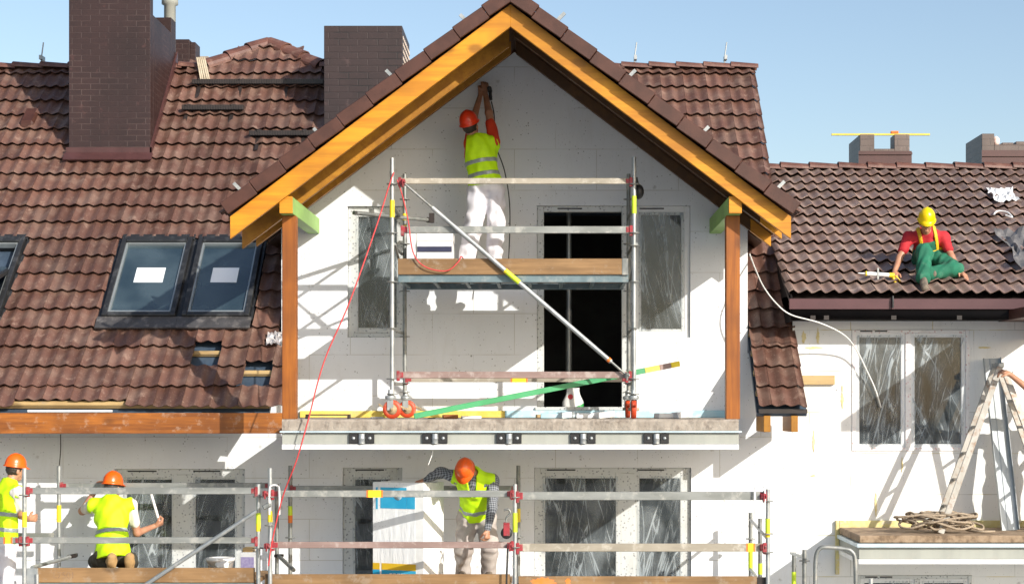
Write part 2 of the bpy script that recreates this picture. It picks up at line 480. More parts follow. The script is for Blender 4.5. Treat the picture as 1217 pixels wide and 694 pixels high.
gb = MB(); gb.add([(-400,-400,GROUND),(400,-400,GROUND),(400,600,GROUND),(-400,600,GROUND)], [(0,1,2,3)])
tag(gb.build('ground', m_ground, origin=(0,0,GROUND)), 'bare trodden earth around the houses', 'ground', kind='structure')

# ------------------------------------------------------------------ tiles
def tile_field(mb, o, U, Vd, umin, umax, rows, tw=.326, ex=.34, skip=None, gaps=None, vmax=1e9, shift=None, row0=0, amp=.018, ns=13, seed=1, slip=None, period=.163):
    """overlapping double roll tiles; U along the eave, Vd up the slope"""
    rng = random.Random(seed)
    U = V(U).normalized(); Vd = V(Vd).normalized(); N = U.cross(Vd).normalized()
    if N.z < 0: N = -N
    flip = U.cross(Vd).z < 0
    o = V(o); rnd = []
    i0 = math.floor(umin/tw); i1 = math.ceil(umax/tw)
    for j in range(row0, rows):
        for i in range(i0, i1):
            uc = (i+.5)*tw; vc = (j+.5)*ex
            if skip and skip(uc, vc, i, j): continue
            val = min(1, max(0, rng.gauss(.5, .28)))
            dv = rng.gauss(0, .006) + (shift(uc, i, j) if shift else 0); dn = rng.gauss(0, .002); tilt = rng.gauss(0, .004)
            v0 = j*ex+dv; v1 = min((j+1)*ex+.06+dv, vmax)
            ua = max(i*tw+.002, umin); ub = min((i+1)*tw-.002, umax)
            if gaps:
                for (g0, g1) in gaps(vc, j):
                    if ua < g1 and ub > g0:
                        if g0-ua > ub-g1: ub = min(ub, g0)
                        else: ua = max(ua, g1)
            if ub-ua < .03: continue
            low = []; top = []; und = []
            for k in range(ns):
                u = ua+(ub-ua)*k/(ns-1)
                ph = 2*math.pi*u/period
                h = amp*(.95*math.cos(ph+.5)+.16*math.cos(2*ph-.3))
                t = (u-(i+.5)*tw)*tilt/tw*8
                low.append(o+U*u+Vd*(v0+t*.3)+N*(h+.068+dn))
                top.append(o+U*u+Vd*v1+N*(h*.96+.014+dn))
                und.append(o+U*u+Vd*(v0+.004)+N*(h+.056+dn))
            b = len(mb.v)
            mb.v += [tuple(q) for q in und+low+top+[low[-1]-N*.022, top[-1]-N*.022, low[0]-N*.022, top[0]-N*.022]+low+[low[-1], top[-1], low[0], top[0]]]; e = 3*ns+4
            def face(f, smo):
                mb.f.append([b+q for q in (f[::-1] if flip else f)]); mb.m.append(0); mb.sm.append(smo); rnd.append(val)
            for k in range(ns-1):
                face([k, k+1, e+k+1, e+k], False)
                face([ns+k, ns+k+1, 2*ns+k+1, 2*ns+k], True)
            face([3*ns, 3*ns+1, e+ns+1, e+ns], False)
            face([3*ns+3, 3*ns+2, e+ns+2, e+ns+3], False)
    return rnd

def half_round(mb, a, b, r, up, n=9, lift=0.0, thick=.018):
    """one ridge tile: an arched cap from a to b"""
    a = V(a); b = V(b); d = (b-a).normalized(); up = V(up); up = (up-d*up.dot(d)).normalized(); x = d.cross(up)
    vs = []; fs = []
    for (p, rr) in ((a, r*1.06), (b, r*.96)):
        for q in (0, thick):
            for k in range(n):
                t = math.pi*(k/(n-1)); vs.append(p+x*math.cos(t)*(rr-q)+up*(math.sin(t)*(rr-q)*.72+lift-.03))
    for k in range(n-1):
        fs.append((k, k+1, 2*n+k+1, 2*n+k)); fs.append((n+k+1, n+k, 3*n+k, 3*n+k+1))
        fs.append((k+1, k, n+k, n+k+1)); fs.append((2*n+k, 2*n+k+1, 3*n+k+1, 3*n+k))
    fs.append((0, 2*n, 3*n, n)); fs.append((n-1, 2*n-1, 4*n-1, 3*n-1))
    sm = mb.smooth; mb.smooth = False; mb.add(vs, fs); mb.smooth = sm

def ridge_run(mb, a, b, up, r=.115, L=.40, saw=.022):
    a = V(a); b = V(b); n = max(1, round((b-a).length/L)); rng = random.Random(3)
    for k in range(n):
        p = a+(b-a)*(k/n); q = a+(b-a)*((k+1.12)/n if k < n-1 else 1.0)
        half_round(mb, p+V((0,0,saw+rng.uniform(0,.008))), q, r, up)

# ------------------------------------------------------------------ the house with the gable
house = thing('row_house', (CX, 0, GROUND), 'white insulated house with a big timber-trimmed gable, brown tiled roof and unfinished balcony', 'house')

def rect_px(x0, x1, y0, y1, Y=0.0):
    a = P(x0, y1, Y); b = P(x1, y0, Y); return (a.x, b.x, a.z, b.z)
H_WIN = rect_px(413, 483, 245, 401); H_DOOR = rect_px(638, 752, 244.5, 486); H_SIDE = rect_px(752, 820.5, 244.5, 401)
L1 = rect_px(136, 291, 557, 800); L2 = rect_px(407, 478, 555.5, 800); L3 = rect_px(635, 821.5, 555.5, 800)
wb = MB()
wall_mesh(wb, (-13, GX0), (GROUND, .74), [L1], 0, .32)
wall_mesh(wb, (GX0, GX1), (GROUND, -.45), [L2, L3], 0, .32)
wall_mesh(wb, (GX1, PARTY), (GROUND, .62), [], 0, .32)
wb.build('wall', m_eps, house)
gw = MB()
wall_mesh(gw, (GX0, GX1), (-.45, 4.4), [H_WIN, H_DOOR, H_SIDE], 0, .32,
          clips=[(-PITCH, 1, ZTOP-.24-PITCH*CX), (PITCH, 1, ZTOP-.24+PITCH*CX)])
# side cheeks of the gable running back to the main roof
for x in (GX0, GX1):
    zt = gable_z(x, -.26); yb = zt-ME_Z+ME_Y
    s = .2 if x == GX0 else -.2
    gw.prism([(x, .02, -.45), (x, .02, zt), (x, yb, zt), (x, yb, -.45)], (s, 0, 0))
gw.build('gable_wall', m_eps, house)
# rooms behind the openings
rm = MB()
def room(x0, x1, y0, y1, z0, z1):
    rm.add([(x0,y0,z0),(x1,y0,z0),(x1,y1,z0),(x0,y1,z0),(x0,y0,z1),(x1,y0,z1),(x1,y1,z1),(x0,y1,z1)],
           [(0,1,2,3),(7,6,5,4),(2,3,7,6),(1,2,6,5),(3,0,4,7)])
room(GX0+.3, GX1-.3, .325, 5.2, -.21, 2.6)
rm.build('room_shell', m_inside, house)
# door threshold and blue and yellow insulation strips at the foot of the wall
tb = MB(); a = P(600, 493.5, -.02); 
x0 = P(357, 490, 0).x; xm = P(600, 490, 0).x; x1 = P(862, 490, 0).x
tb.box(x0, xm, -.05, -.001, -.165, -.082); tb.build('yellow_insulation_strip', m_yfoam, house, .004)
tb = MB(); tb.box(xm+.004, x1, -.055, -.001, -.165, -.078); tb.build('blue_insulation_strip', m_bfoam, house, .004)
tb = MB(); tb.box(H_DOOR[0]-.02, H_DOOR[1]+.02, -.035, .10, -.076, -.035); tb.build('door_threshold', m_frame, house, .004)

def frame_rects(mb, x0, x1, z0, z1, w, y0, y1, bot=None):
    bot = w if bot is None else bot
    mb.box(x0, x0+w, y0, y1, z0, z1); mb.box(x1-w, x1, y0, y1, z0, z1)
    mb.box(x0+w, x1-w, y0, y1, z1-w, z1)
    if bot: mb.box(x0+w, x1-w, y0, y1, z0, z0+bot)

def film_sheet(x0, x1, z0, z1, y, parent, m, seed=0, amp=.03):
    nx, nz = 26, 40; mb = MB(); mb.smooth = True; vs = []; fs = []
    for j in range(nz+1):
        for i in range(nx+1):
            u = i/nx; w = j/nz; x = x0+(x1-x0)*u; z = z0+(z1-z0)*w
            e = min(1, 8*min(u, 1-u))*min(1, 8*min(w, 1-w))
            d = mnoise.noise(V((x*4.5+z*1.6, seed*3.7, z*.8)))+.6*mnoise.noise(V((x*8-z*3.2, seed+.5, z*1.1+x)))
            vs.append((x, y-.004-abs(d)*amp*e, z))
    for j in range(nz):
        for i in range(nx):
            a = j*(nx+1)+i; fs.append((a, a+1, a+nx+2, a+nx+1))
    mb.add(vs, fs)
    return mb.build('cover_film', film_mat('cover_film', m), parent)

def sash(parent, x0, x1, z0, z1, y, w=.075, film=True, fm=None, glass=True, seed=0, bot=None, m=None, name='sash'):
    mb = MB(); frame_rects(mb, x0, x1, z0, z1, w, y-.025, y+.04, bot)
    sh = mb.build(name, m or m_frame, parent, .006)
    b = w if bot is None else bot
    gx0, gx1, gz0, gz1 = x0+w, x1-w, z0+b, z1-w
    if glass:
        g = MB(); g.box(gx0, gx1, y+.004, y+.028, gz0, gz1); g.build('pane', m_glass, parent)
    if film:
        film_sheet(gx0-.03, gx1+.03, gz0-.03, gz1+.03, y-.03, parent, fm or m_film, seed)

def slots(mb, xs, z, y):
    for a, b in xs: mb.box(a, b, y-.004, y+.01, z-.008, z+.008)

# gable window
wx = H_WIN; w_ = MB(); frame_rects(w_, wx[0]+.002, wx[1]-.002, wx[2]+.002, wx[3]-.002, .065, .05, .13)
win = w_.build('window', m_frame, house, .006)
sash(win, wx[0]+.055, wx[1]-.055, wx[2]+.05, wx[3]-.055, .075, .07, seed=1)
# balcony door: dark opening left, fixed light right
w_ = MB(); x0, x1, z0, z1 = H_DOOR[0]+.002, H_SIDE[1]-.002, H_DOOR[2]+.002, H_DOOR[3]-.002
xm0, xm1 = P(739, 0).x, P(759, 0).x
w_.box(x0, x0+.085, .04, .12, z0, z1); w_.box(x0+.085, xm0, .04, .12, z1-.07, z1)
w_.box(xm0, H_SIDE[0]-.004, .035, .12, z0, z1)
door = w_.build('balcony_door', m_frame, house, .006)
w_ = MB(); frame_rects(w_, H_SIDE[0]+.001, H_SIDE[1]-.002, H_SIDE[2]+.002, H_SIDE[3]-.002, .07, .04, .12); 
sl = w_.build('side_light', m_pvc, house, .006)
sash(sl, H_SIDE[0]+.05, H_SIDE[1]-.055, H_SIDE[2]+.05, H_SIDE[3]-.055, .07, .055, seed=2, fm=m_film2)
for k in ((x0+.25, x0+.55), (x0+1.25, x0+1.55)): w_ = MB(); slots(w_, [k], z1-.03, .038); w_.build('vent_slot', m_black, door)

# lower windows
def big_window(rc, split, seed, fm=None, mull=.085):
    x0, x1, z0, z1 = rc[0]+.002, rc[1]-.002, rc[2]+.002, rc[3]-.002
    mb = MB(); frame_rects(mb, x0, x1, z0, z1, .07, .05, .13)
    sx = P(split, 0).x if split else None
    if sx: mb.box(sx-mull, sx+mull, .048, .13, z0+.07, z1-.07)
    slots(mb, [], 0, 0)
    o = mb.build('window', m_frame, house, .006)
    if sx:
        sash(o, x0+.06, sx-mull+.01, z0+.06, z1-.06, .075, .07, seed=seed, fm=fm)
        sash(o, sx+mull-.01, x1-.06, z0+.06, z1-.06, .075, .07, seed=seed+1, fm=fm)
    else: sash(o, x0+.06, x1-.06, z0+.06, z1-.06, .075, .085, seed=seed, fm=fm)
    n = [(x0+.15, x0+.5)] + ([(sx+.12, sx+.45)] if sx else [])
    for k in n: q = MB(); slots(q, [k], z1-.028, .048); q.build('vent_slot', m_black, o)
big_window(L1, 217, 5); big_window(L2, None, 8); big_window(L3, 746, 10)

# ---- main roof
HIPX, HIPT = -4.13, 5.45
mr = MB()
up45 = V((0, 1, 1)).normalized()
SKY = [(-7.62,-6.70), (-5.446,-4.549), (-4.466,-3.641)]
SKV0, SKV1 = 1.079*1.4142, 2.139*1.4142
holes = [(P(231,426,-.2).x, P(254,426,-.2).x)]
def main_skip(u, v, i, j):
    y = ME_Y+v*.7071; z = main_z(y)
    if GX0 < u < GX1 and z < gable_z(u, -.2) and not (y < -.12 and u < -3.03): return True
    if j == 20 and abs(u-HIPX) < .83: return True
    if (j == 2 and -4.25 < u < -3.92): return True
    if (j == 1 and -3.66 < u < -3.33): return True
    return False
def main_shift(u, i, j):
    if j == 0 and -6.1 < u < -5.0: return .10
    if j == 2 and -3.66 < u < -3.33: return .07
    if j == 3 and -4.25 < u < -3.92: return .08
    return 0
TOPV = 4.94*1.4142
def main_gaps(v, j):
    z = main_z(ME_Y+v*.7071); g = []
    if z < gable_z(GX1, -.2): g.append((-3.03 if ME_Y+v*.7071 < -.12 else GX0-.02, GX1+.015))
    if SKV0-.02 < v < SKV1+.02: g += [(a-.05, b+.03) for a, b in SKY]
    return g
rnd = tile_field(mr, (0, ME_Y, ME_Z), (1,0,0), up45, -13, 3.02, 21, skip=main_skip, gaps=main_gaps, vmax=6.95, shift=main_shift, seed=11)
# the part of the slope that climbs on to the little hip
def hip_skip(u, v, i, j):
    t = v*.7071; return abs(u-HIPX) > (.83 if t < 4.9 else (HIPT-t)*1.75+.08)
rnd += tile_field(mr, (0, ME_Y, ME_Z), (1,0,0), up45, HIPX-1.2, HIPX+1.2, 23, skip=hip_skip, row0=20, vmax=HIPT*1.4142-.03, seed=12)
roof = mr.build('main_roof', m_tile, house, attr=rnd)
RY, RZ = ME_Y+4.97, ME_Z+4.97
for (a, b) in ((-13, -4.95), (-3.3, 3.07)):
    rb = MB(); ridge_run(rb, (a, RY, RZ+.0), (b, RY, RZ+.0), (0,0,1)); rb.build('ridge_tiles', m_ridge, roof)
tipp = V((HIPX, ME_Y+HIPT, ME_Z+HIPT+.0))
for x in (-4.98, -3.28):
    rb = MB(); ridge_run(rb, (x, RY-.02, RZ+.02), tipp, (0,-.5,1), .13, .38, .02); rb.build('hip_tiles', m_ridge, roof)
ub = MB()   # membrane deck, battens and the far slope
ub.prism([(-13, ME_Y-.045, ME_Z-.13), (GX0-.0, ME_Y-.045, ME_Z-.13), (GX0, RY, RZ-.085), (-13, RY, RZ-.085)], (0, .04, -.04))
ub.prism([(GX1, ME_Y+.05, ME_Z-.035), (3.03, ME_Y+.05, ME_Z-.035), (3.03, RY, RZ-.085), (GX1, RY, RZ-.085)], (0, .04, -.04))
yk = 1.75
ub.prism([(GX0+.01, yk, main_z(yk)-.1), (GX1-.01, yk, main_z(yk)-.1), (GX1-.01, RY, RZ-.1), (GX0+.01, RY, RZ-.1)], (0, .04, -.04))
ub.build('roof_membrane', m_under, roof)
bb = MB(); bb2 = MB()
for j in range(0, 21):
    y = ME_Y+(j*.34+.30)*.7071; z = main_z(y)
    for xa, xb, bbx in ((-13, GX0-.01, bb), (GX1+.01, 3.0, bb2)):
        cuts = [xa]+([e for a_, b_ in SKY for e in (a_-.02, b_+.02)] if xa < -5 and SKV0 < j*.34+.3 < SKV1 else [])+[xb]
        for k in range(0, len(cuts), 2):
            if cuts[k+1]-cuts[k] > .02: bbx.obox(((cuts[k]+cuts[k+1])/2, y+.01, z-.02), (1,0,0), up45, (0,-.7071,.7071), (cuts[k+1]-cuts[k])/2, .03, .02)
bb.obox(((-13+GX0)/2, ME_Y+.075, main_z(ME_Y+.07)-.01), (1,0,0), up45, (0,-.7071,.7071), (GX0+13)/2, .035, .028)
bb.build('roof_battens', m_raw, roof); bb2.build('roof_battens', m_raw, roof)
bk = MB()
bk.prism([(-13, RY, RZ), (3.03, RY, RZ), (3.03, RY+5, RZ-5), (-13, RY+5, RZ-5)], (0, -.05, -.05))
bk.prism([(HIPX-.9, RY, RZ), (HIPX, ME_Y+HIPT, ME_Z+HIPT), (HIPX, RY+3, ME_Z+HIPT)], (0, .02, -.05))
bk.prism([(HIPX+.9, RY, RZ), (HIPX, ME_Y+HIPT, ME_Z+HIPT), (HIPX, RY+3, ME_Z+HIPT)], (0, .02, -.05))
bk.build('rear_slope', m_tile_g, roof)
# eave board, and a white film tongue hanging under the slipped tiles
fb = MB(); zt = P(0, 490.5, -1.0).z; zb = P(0, 515, -1.0).z; xe = P(336, 500, -1.0).x
fb.box(-13, xe, -1.0, -.955, zb, zt); fb.build('eave_board', m_fboard, house, .004)
wf = MB(); a = P(33, 490, -.985); b = P(133, 487.5, -.985); wf.box(a.x, b.x, -.995, -.95, a.z+.006, a.z+.03); wf.build('film_tongue', m_white, house)
rt = MB()
for px in (911.5, 944):
    c = P(px, 503, -.9); rt.box(c.x-.04, c.x+.04, -.92, -.2, c.z-.1, c.z+.09)
rt.build('rafter_ends', m_rafter, house, .004)
eb = MB(); a = P(893, 491, -.93); eb.box(GX1+.02, 3.03, -.93, -.9, main_z(-.93)-.06, main_z(-.93)-.01); eb.build('eave_lath', m_dark, house)

# ---- roof windows
def roof_pt(x, v, n): return V((x, ME_Y+v*.7071-n*.7071, ME_Z+v*.7071+n*.7071))
NR = V((0, -.7071, .7071))
for k, (a, b) in enumerate(SKY):
    def rbox(mb, u0, u1, v0, v1, n0, n1):
        mb.obox(roof_pt((u0+u1)/2, (v0+v1)/2, (n0+n1)/2), (1,0,0), up45, NR, (u1-u0)/2, (v1-v0)/2, (n1-n0)/2)
    mb = MB(); w = .062
    rbox(mb, a, a+w, SKV0, SKV1, -.05, .115); rbox(mb, b-w, b, SKV0, SKV1, -.05, .115)
    rbox(mb, a+w, b-w, SKV0, SKV0+w, -.05, .112); rbox(mb, a+w, b-w, SKV1-.10, SKV1, -.05, .125)
    rbox(mb, a-.06, a-.001, SKV0-.02, SKV1+.03, -.02, .045); rbox(mb, b+.001, b+.038, SKV0-.02, SKV1+.03, -.02, .045)
    rbox(mb, a-.02, b+.02, SKV1+.001, SKV1+.10, -.02, .07)
    sk = mb.build('roof_window', m_skframe, house, .006, label=('half-open roof window at the left edge of the roof' if k == 0 else None))
    mb = MB(); rbox(mb, a-.05, b+.03, SKV0-.20, SKV0-.001, .06, .082); mb.build('lead_apron', M('lead_apron_%d' % k, (.10,.095,.095), (.07,.066,.066), .45, 5, metal=.4, bump=.5, bsc=20, dirt=(.3,.27,.25)), sk)
    i0, i1, j0, j1 = a+w, b-w, SKV0+w, SKV1-.10
    mb = MB(); g = .022
    rbox(mb, i0, i0+g, j0, j1, .02, .09); rbox(mb, i1-g, i1, j0, j1, .02, .09)
    rbox(mb, i0+g, i1-g, j0, j0+g+.02, .02, .09); rbox(mb, i0+g, i1-g, j1-g, j1, .02, .09)
    mb.build('sash_rim', m_skinner, sk)
    if k == 0:
        # the sash is tipped on its middle hinge
        mb = MB(); c = roof_pt((i0+i1)/2, (j0+j1)/2+.05, .12); dv = (up45*.86+NR*-.5).normalized(); dn = V((1,0,0)).cross(dv)
        for u in (i0+.03, i1-.03): mb.obox(c+V((u-(i0+i1)/2,0,0)), (1,0,0), dv, dn, .03, .55, .025)
        for q in (-.52, .52): mb.obox(c+dv*q, (1,0,0), dv, dn, (i1-i0)/2-.06, .035, .025)
        mb.build('tilted_sash', m_skframe, sk, .004)
        mb = MB(); mb.obox(c, (1,0,0), dv, dn, (i1-i0)/2-.06, .49, .008); mb.build('pane', m_sky_glass, sk)
        mb = MB(); rbox(mb, i0+g, i1-g, j0+g, j1-g, -.4, -.38); mb.build('shaft', m_black, sk)
    else:
        mb = MB(); rbox(mb, i0+g, i1-g, j0+g, j1-g, .03, .055); mb.build('pane', m_sky_glass, sk)
        mb = MB(); u0 = i0+(i1-i0)*.27; u1 = i0+(i1-i0)*.74; v0 = j0+(j1-j0)*.45; v1 = j0+(j1-j0)*.66
        rbox(mb, u0, u1, v0, v1, .0565, .058); mb.build('paper_sticker', m_paper, sk)
# ---- chimneys
def chim_box(mb, x0, x1, y0, y1, z0, z1): mb.box(x0, x1, y0, y1, z0, z1)
c1 = MB(); cy = 2.45
chim_box(c1, -6.52, -5.41, cy, cy+.17, 2.6, 6.6)
chim_box(c1, -6.52, -5.41, cy+.171, cy+1.28, 2.6, 5.34); chim_box(c1, -6.52, -5.41, cy+1.281, cy+1.58, 2.6, 5.56)
c1o = c1.build('chimney', m_brick1, house, .005, label='tall brown brick chimney cut by the top of the picture')
f1 = MB(); zf = main_z(cy)
f1.box(-6.55, -5.38, cy-.03, cy-.002, zf-.1, zf+.16)
f1.obox((-5.965, cy-.09, main_z(cy-.09)+.115), (1,0,0), up45, NR, .60, .075, .012)
f1.prism([(-5.408, cy-.03, zf-.05), (-5.408, cy+1.6, zf+1.58), (-5.408, cy+1.6, zf+1.80), (-5.408, cy-.03, zf+.17)], (.025, 0, 0))
f1.build('flashing', m_flash, c1o)
c2 = MB(); cy = 2.75
chim_box(c2, -3.08, -2.0, cy, cy+1.22, 2.9, 5.22)
rngc = random.Random(5); c2.cur = 1
for z in np.arange(4.0, 5.1, .095):
    for y in np.arange(cy+.08, cy+1.2, .13):
        c2.box(-1.999, -1.99, y, y+.07, z, z+.055)
c2o = c2.build('chimney', [m_brick2, M('mortar_dabs', (.55,.48,.42), (.4,.33,.28), .9, 8)], house, .005, label='square-topped brown brick chimney just left of the gable')
pp = MB(); q = P(203, 30, 4.4); pp.lathe((q.x+.02, 4.25, 4.9), (0,0,1), [(.085,0),(.085,.95),(.12,.97),(.12,1.08),(.10,1.10),(.10,1.12),(.0,1.12)])
pp.build('vent_pipe', m_panel, house)
c3 = MB(); a = P(205, 47, 5.0); b = P(225, 80, 5.0); chim_box(c3, a.x, b.x, 5.0, 5.4, 3.5, a.z); chim_box(c3, b.x, b.x+.08, 5.06, 5.4, 3.5, a.z-.03)
c3.build('chimney', m_brick1, house, .005, label='low brown chimney stub behind the ridge')
c4 = MB(); a = P(233, 67, 5.6); b = P(248, 80, 5.6); c4.box(a.x, b.x, 5.6, 5.9, 3.5, a.z); c4.build('chimney', m_conc, house, .01, label='small bare concrete stub behind the ridge')
# bundle of laths on the ridge, small vent tile
# ---- roof walkway gratings
def grating(px0, px1, py, Y, brk):
    a = P(px0, py, Y); b = P(px1, py, Y)
    mb = MB()
    for dy in (0, .06, .12, .18, .24): mb.box(a.x, b.x, Y+dy, Y+dy+.014, a.z-.045, a.z+.022)
    n = int((b.x-a.x)/.035)
    for i in range(n): x = a.x+(b.x-a.x)*(i+.5)/n; mb.box(x-.008, x+.008, Y-.008, Y+.25, a.z-.04, a.z+.018)
    g = mb.build('roof_walkway', m_dark, house)
    for bx in brk:
        p = P(bx, py, Y); q = MB(); zr = main_z(Y+.05)
        q.bar((p.x, Y+.02, p.z-.03), (p.x, Y+.10, main_z(Y+.12)+.05), .035, .012); q.bar((p.x, Y-.06, main_z(Y-.06)+.07), (p.x, Y+.25, p.z-.03), .03, .012)
        q.bar((p.x, Y-.14, main_z(Y-.14)+.065), (p.x, Y+.2, main_z(Y+.2)+.065), .05, .012, up=NR)
        q.lathe((p.x, Y-.01, p.z+.012), (0,0,1), [(.012,0),(.012,.012),(0,.013)], 8)
        q.build('bracket', m_dark, g)
grating(228, 384, 96, 3.53, (236, 285, 340)); grating(216, 289, 126.5, 3.08, (221, 275)); grating(296, 378, 157, 2.66, (306, 360))
vt = MB(); q = P(35, 126, 3.05); vt.prism([(q.x-.1,2.88,main_z(2.88)+.05),(q.x-.1,2.88,main_z(2.88)+.16),(q.x-.1,3.2,main_z(3.2)+.09),(q.x-.1,3.2,main_z(3.2)+.0)],(.2,0,0)); vt.build('vent_tile', m_verge, house, .03)
rod = MB()
for px, Y in ((50, RY), (755, RY), (862, RY)):
    q = P(px, 74, Y); rod.tube([(q.x-.012, Y, RZ+.05), (q.x-.005, Y, RZ+.17), (q.x+.02, Y, RZ+.36)], .010, 6); rod.box(q.x-.02, q.x+.02, Y-.09, Y+.09, RZ+.10, RZ+.16)
rod.build('lightning_holders', m_alu, house)

# ---- gable roof
def chevron(mb, y0, y1, o1, o0, half, inner=0.0):
    for s in (-1, 1):
        xi = CX+s*inner; xo = CX+s*half
        mb.prism([(xi, y0, gable_z(xi, o0)), (xo, y0, gable_z(xo, o0)), (xo, y0, gable_z(xo, o1)), (xi, y0, gable_z(xi, o1))], (0, y1-y0, 0))
gm = MB(); cs = 1/math.sqrt(1+PITCH**2); rnd = []
for s in (-1, 1):
    o = V((CX+s*3.13, 0, gable_z(CX+s*3.13, -.115)))
    rnd += tile_field(gm, o, (0, 1, 0), (-s*cs, 0, PITCH*cs), GY+.12, 4.2, 12, ns=7,
                      skip=lambda u, v, i, j: main_z(u) > gable_z(CX+3.13-v*cs, -.15)+.1, seed=20+s)
groof = gm.build('gable_roof', m_tile_g, house, attr=rnd)
rb = MB(); ridge_run(rb, (CX, GY-.08, ZTOP-.05), (CX, 3.6, ZTOP-.05), (0,0,1), .125, .4); rb.build('ridge_tiles', m_verge, groof)
vg = MB(); SL = 3.13/cs; nt_ = 10
for s in (-1, 1):
    d = V((s*cs, 0, -PITCH*cs)); n = V((s*PITCH*cs, 0, cs)); ap = V((CX, 0, ZTOP))
    for k in range(nt_):
        t0 = SL*k/nt_-.0 + (.10 if k == 0 else 0); t1 = SL*(k+1)/nt_
        w = .010
        # front cheek and the flange lying on the slope; each piece tips up over the one below
        p0 = ap+d*(t0+.003)+n*(-.006); p1 = ap+d*(t1-.003)+n*w
        for (ya, yb, h) in ((GY-.115, GY-.085, .147), ):
            vg.prism([p0+V((0,ya,0)), p1+V((0,ya,0)), p1-n*h+V((0,ya,0)), p0-n*h+V((0,ya,0))], (0, yb-ya, 0))
        vg.prism([p0+V((0,GY-.085,0)), p1+V((0,GY-.085,0)), p1-n*.03+V((0,GY-.085,0)), p0-n*.03+V((0,GY-.085,0))], (0, .26, 0))
vg.build('verge_tiles', m_verge, groof, .006)
for px, py in ((282, 222), (377, 157), (463, 88), (551, 22), (667, 20), (751, 88), (838, 155), (928, 220)):
    q = P(px, py, GY-.03); s = 1 if px > 606 else -1
    ck = MB(); ck.obox(q, (s*.7,0,.7), (0,1,0), (-s*.7,0,.7), .055, .012, .018); ck.build('verge_clip', m_alu, groof)
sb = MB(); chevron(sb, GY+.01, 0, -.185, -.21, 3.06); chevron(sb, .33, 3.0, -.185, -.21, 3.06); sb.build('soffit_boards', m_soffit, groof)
for s in (-1, 1):
    mb = MB(); xa = CX; xo = CX+s*3.042; w0 = -.432
    xi = CX+(.0 if s < 0 else .0)
    pts = [(xi, GY, gable_z(xi, w0)), (xo, GY, gable_z(xo, w0)), (xo, GY, gable_z(xo, -.19)), (xi, GY, gable_z(xi, -.19))]
    mb.prism(pts, (0, .055 if s < 0 else .053, 0)); mb.build('bargeboard', m_barge, groof, .003)
    for y0 in (-1.53, -.62):
        RB_ = -.47 if s < 0 and y0 < -1 else -.36
        mb = MB(); pts = [(CX+s*.03, y0, gable_z(CX+s*.03, RB_)), (xo, y0, gable_z(xo, RB_)), (xo, y0, gable_z(xo, -.212)), (CX+s*.03, y0, gable_z(CX+s*.03, -.212))]
        if s > 0:
            xq = CX+2.80; q2 = MB()
            q2.prism([(xq, y0-.001, gable_z(xq, -.361)), (xo, y0-.001, gable_z(xo, -.361)), (xo, y0-.001, gable_z(xo, -.2115)), (xq, y0-.001, gable_z(xq, -.2115))], (0, .072, 0)); q2.build('sunlit_rafter_tail', m_barge, groof, .003)  # bright cap colour stands for sun on the rafter's end
            pts = [pts[0], (xq-.002, y0, gable_z(xq-.002, -.36)), (xq-.002, y0, gable_z(xq-.002, -.212)), pts[3]]
        mb.prism(pts, (0, .07, 0)); mb.build('rafter', m_rafter if s < 0 else m_rafter_shade, groof, .003)
    # wall plate beam carried by the post
    x0b, x1b = (-2.91, -2.77) if s < 0 else (1.98, 2.12)
    mb = MB(); zb_ = P(0, 253.5, -2.2).z; zt_ = P(0, 233.5, -2.2).z
    mb.box(x0b, x1b, -2.2, -2.155, zb_, zt_); mb.build('beam_end', m_barge, groof, .003)
    mb = MB(); mb.box(x0b, x1b, -2.154, -.002, zb_, zt_); mb.build('green_beam', m_green_wood, groof, .003)
    xp0, xp1 = (-2.914, -2.762) if s < 0 else (1.972, 2.124)
    mb = MB(); mb.box(xp0, xp1, -1.985, -1.835, -.166, zb_-.002); mb.build('gable_post', m_post, house, .004)

# ---- balcony of the gable
BX0, BX1, BY = -2.914, 2.109, -2.0
bal = MB()
N_ = 160; vs = []; fs = []
def edge_n(x, z): return .012*mnoise.noise(V((x*5, 3, z*9)))+.008*mnoise.noise(V((x*19, 7, z*21)))
zt = -.1665; zb = P(0, 511.5, BY).z
for i in range(N_+1):
    x = BX0+(BX1-BX0)*i/N_
    for (y, z) in ((-.002, zt), (BY+.02, zt+edge_n(x, 1)*.4), (BY+edge_n(x, .5), zt-.025), (BY+.006+edge_n(x, .1), zb), (-.002, zb)):
        vs.append((x, y, z))
for i in range(N_):
    for k in range(4): fs.append((i*5+k, i*5+k+1, (i+1)*5+k+1, (i+1)*5+k))
fs.append((0,1,2,3,4)[::-1]); fs.append(tuple(N_*5+k for k in range(5)))
fs = [tuple(reversed(f)) for f in fs]
bal.add(vs, fs); balo = bal.build('balcony_slab', m_conc, house)
q = MB(); q.box(BX0-.02, BX1+.03, BY-.03, -.003, P(0,514,BY).z, zb-.003); q.build('drip_strip', m_strip, house, .003)
zp0, zp1 = P(0, 527.5, BY).z, P(0, 514, BY).z-.004
q = MB(); q.box(BX0, BX1, BY+.012, -.003, zp0, zp1); q.build('balcony_fascia', m_panel, house, .003)
zw = P(0, 534, BY).z
q = MB(); q.box(BX0, BX1, BY-.012, -.003, zw, zp0-.003); q.build('white_edge_profile', m_white, house, .004)
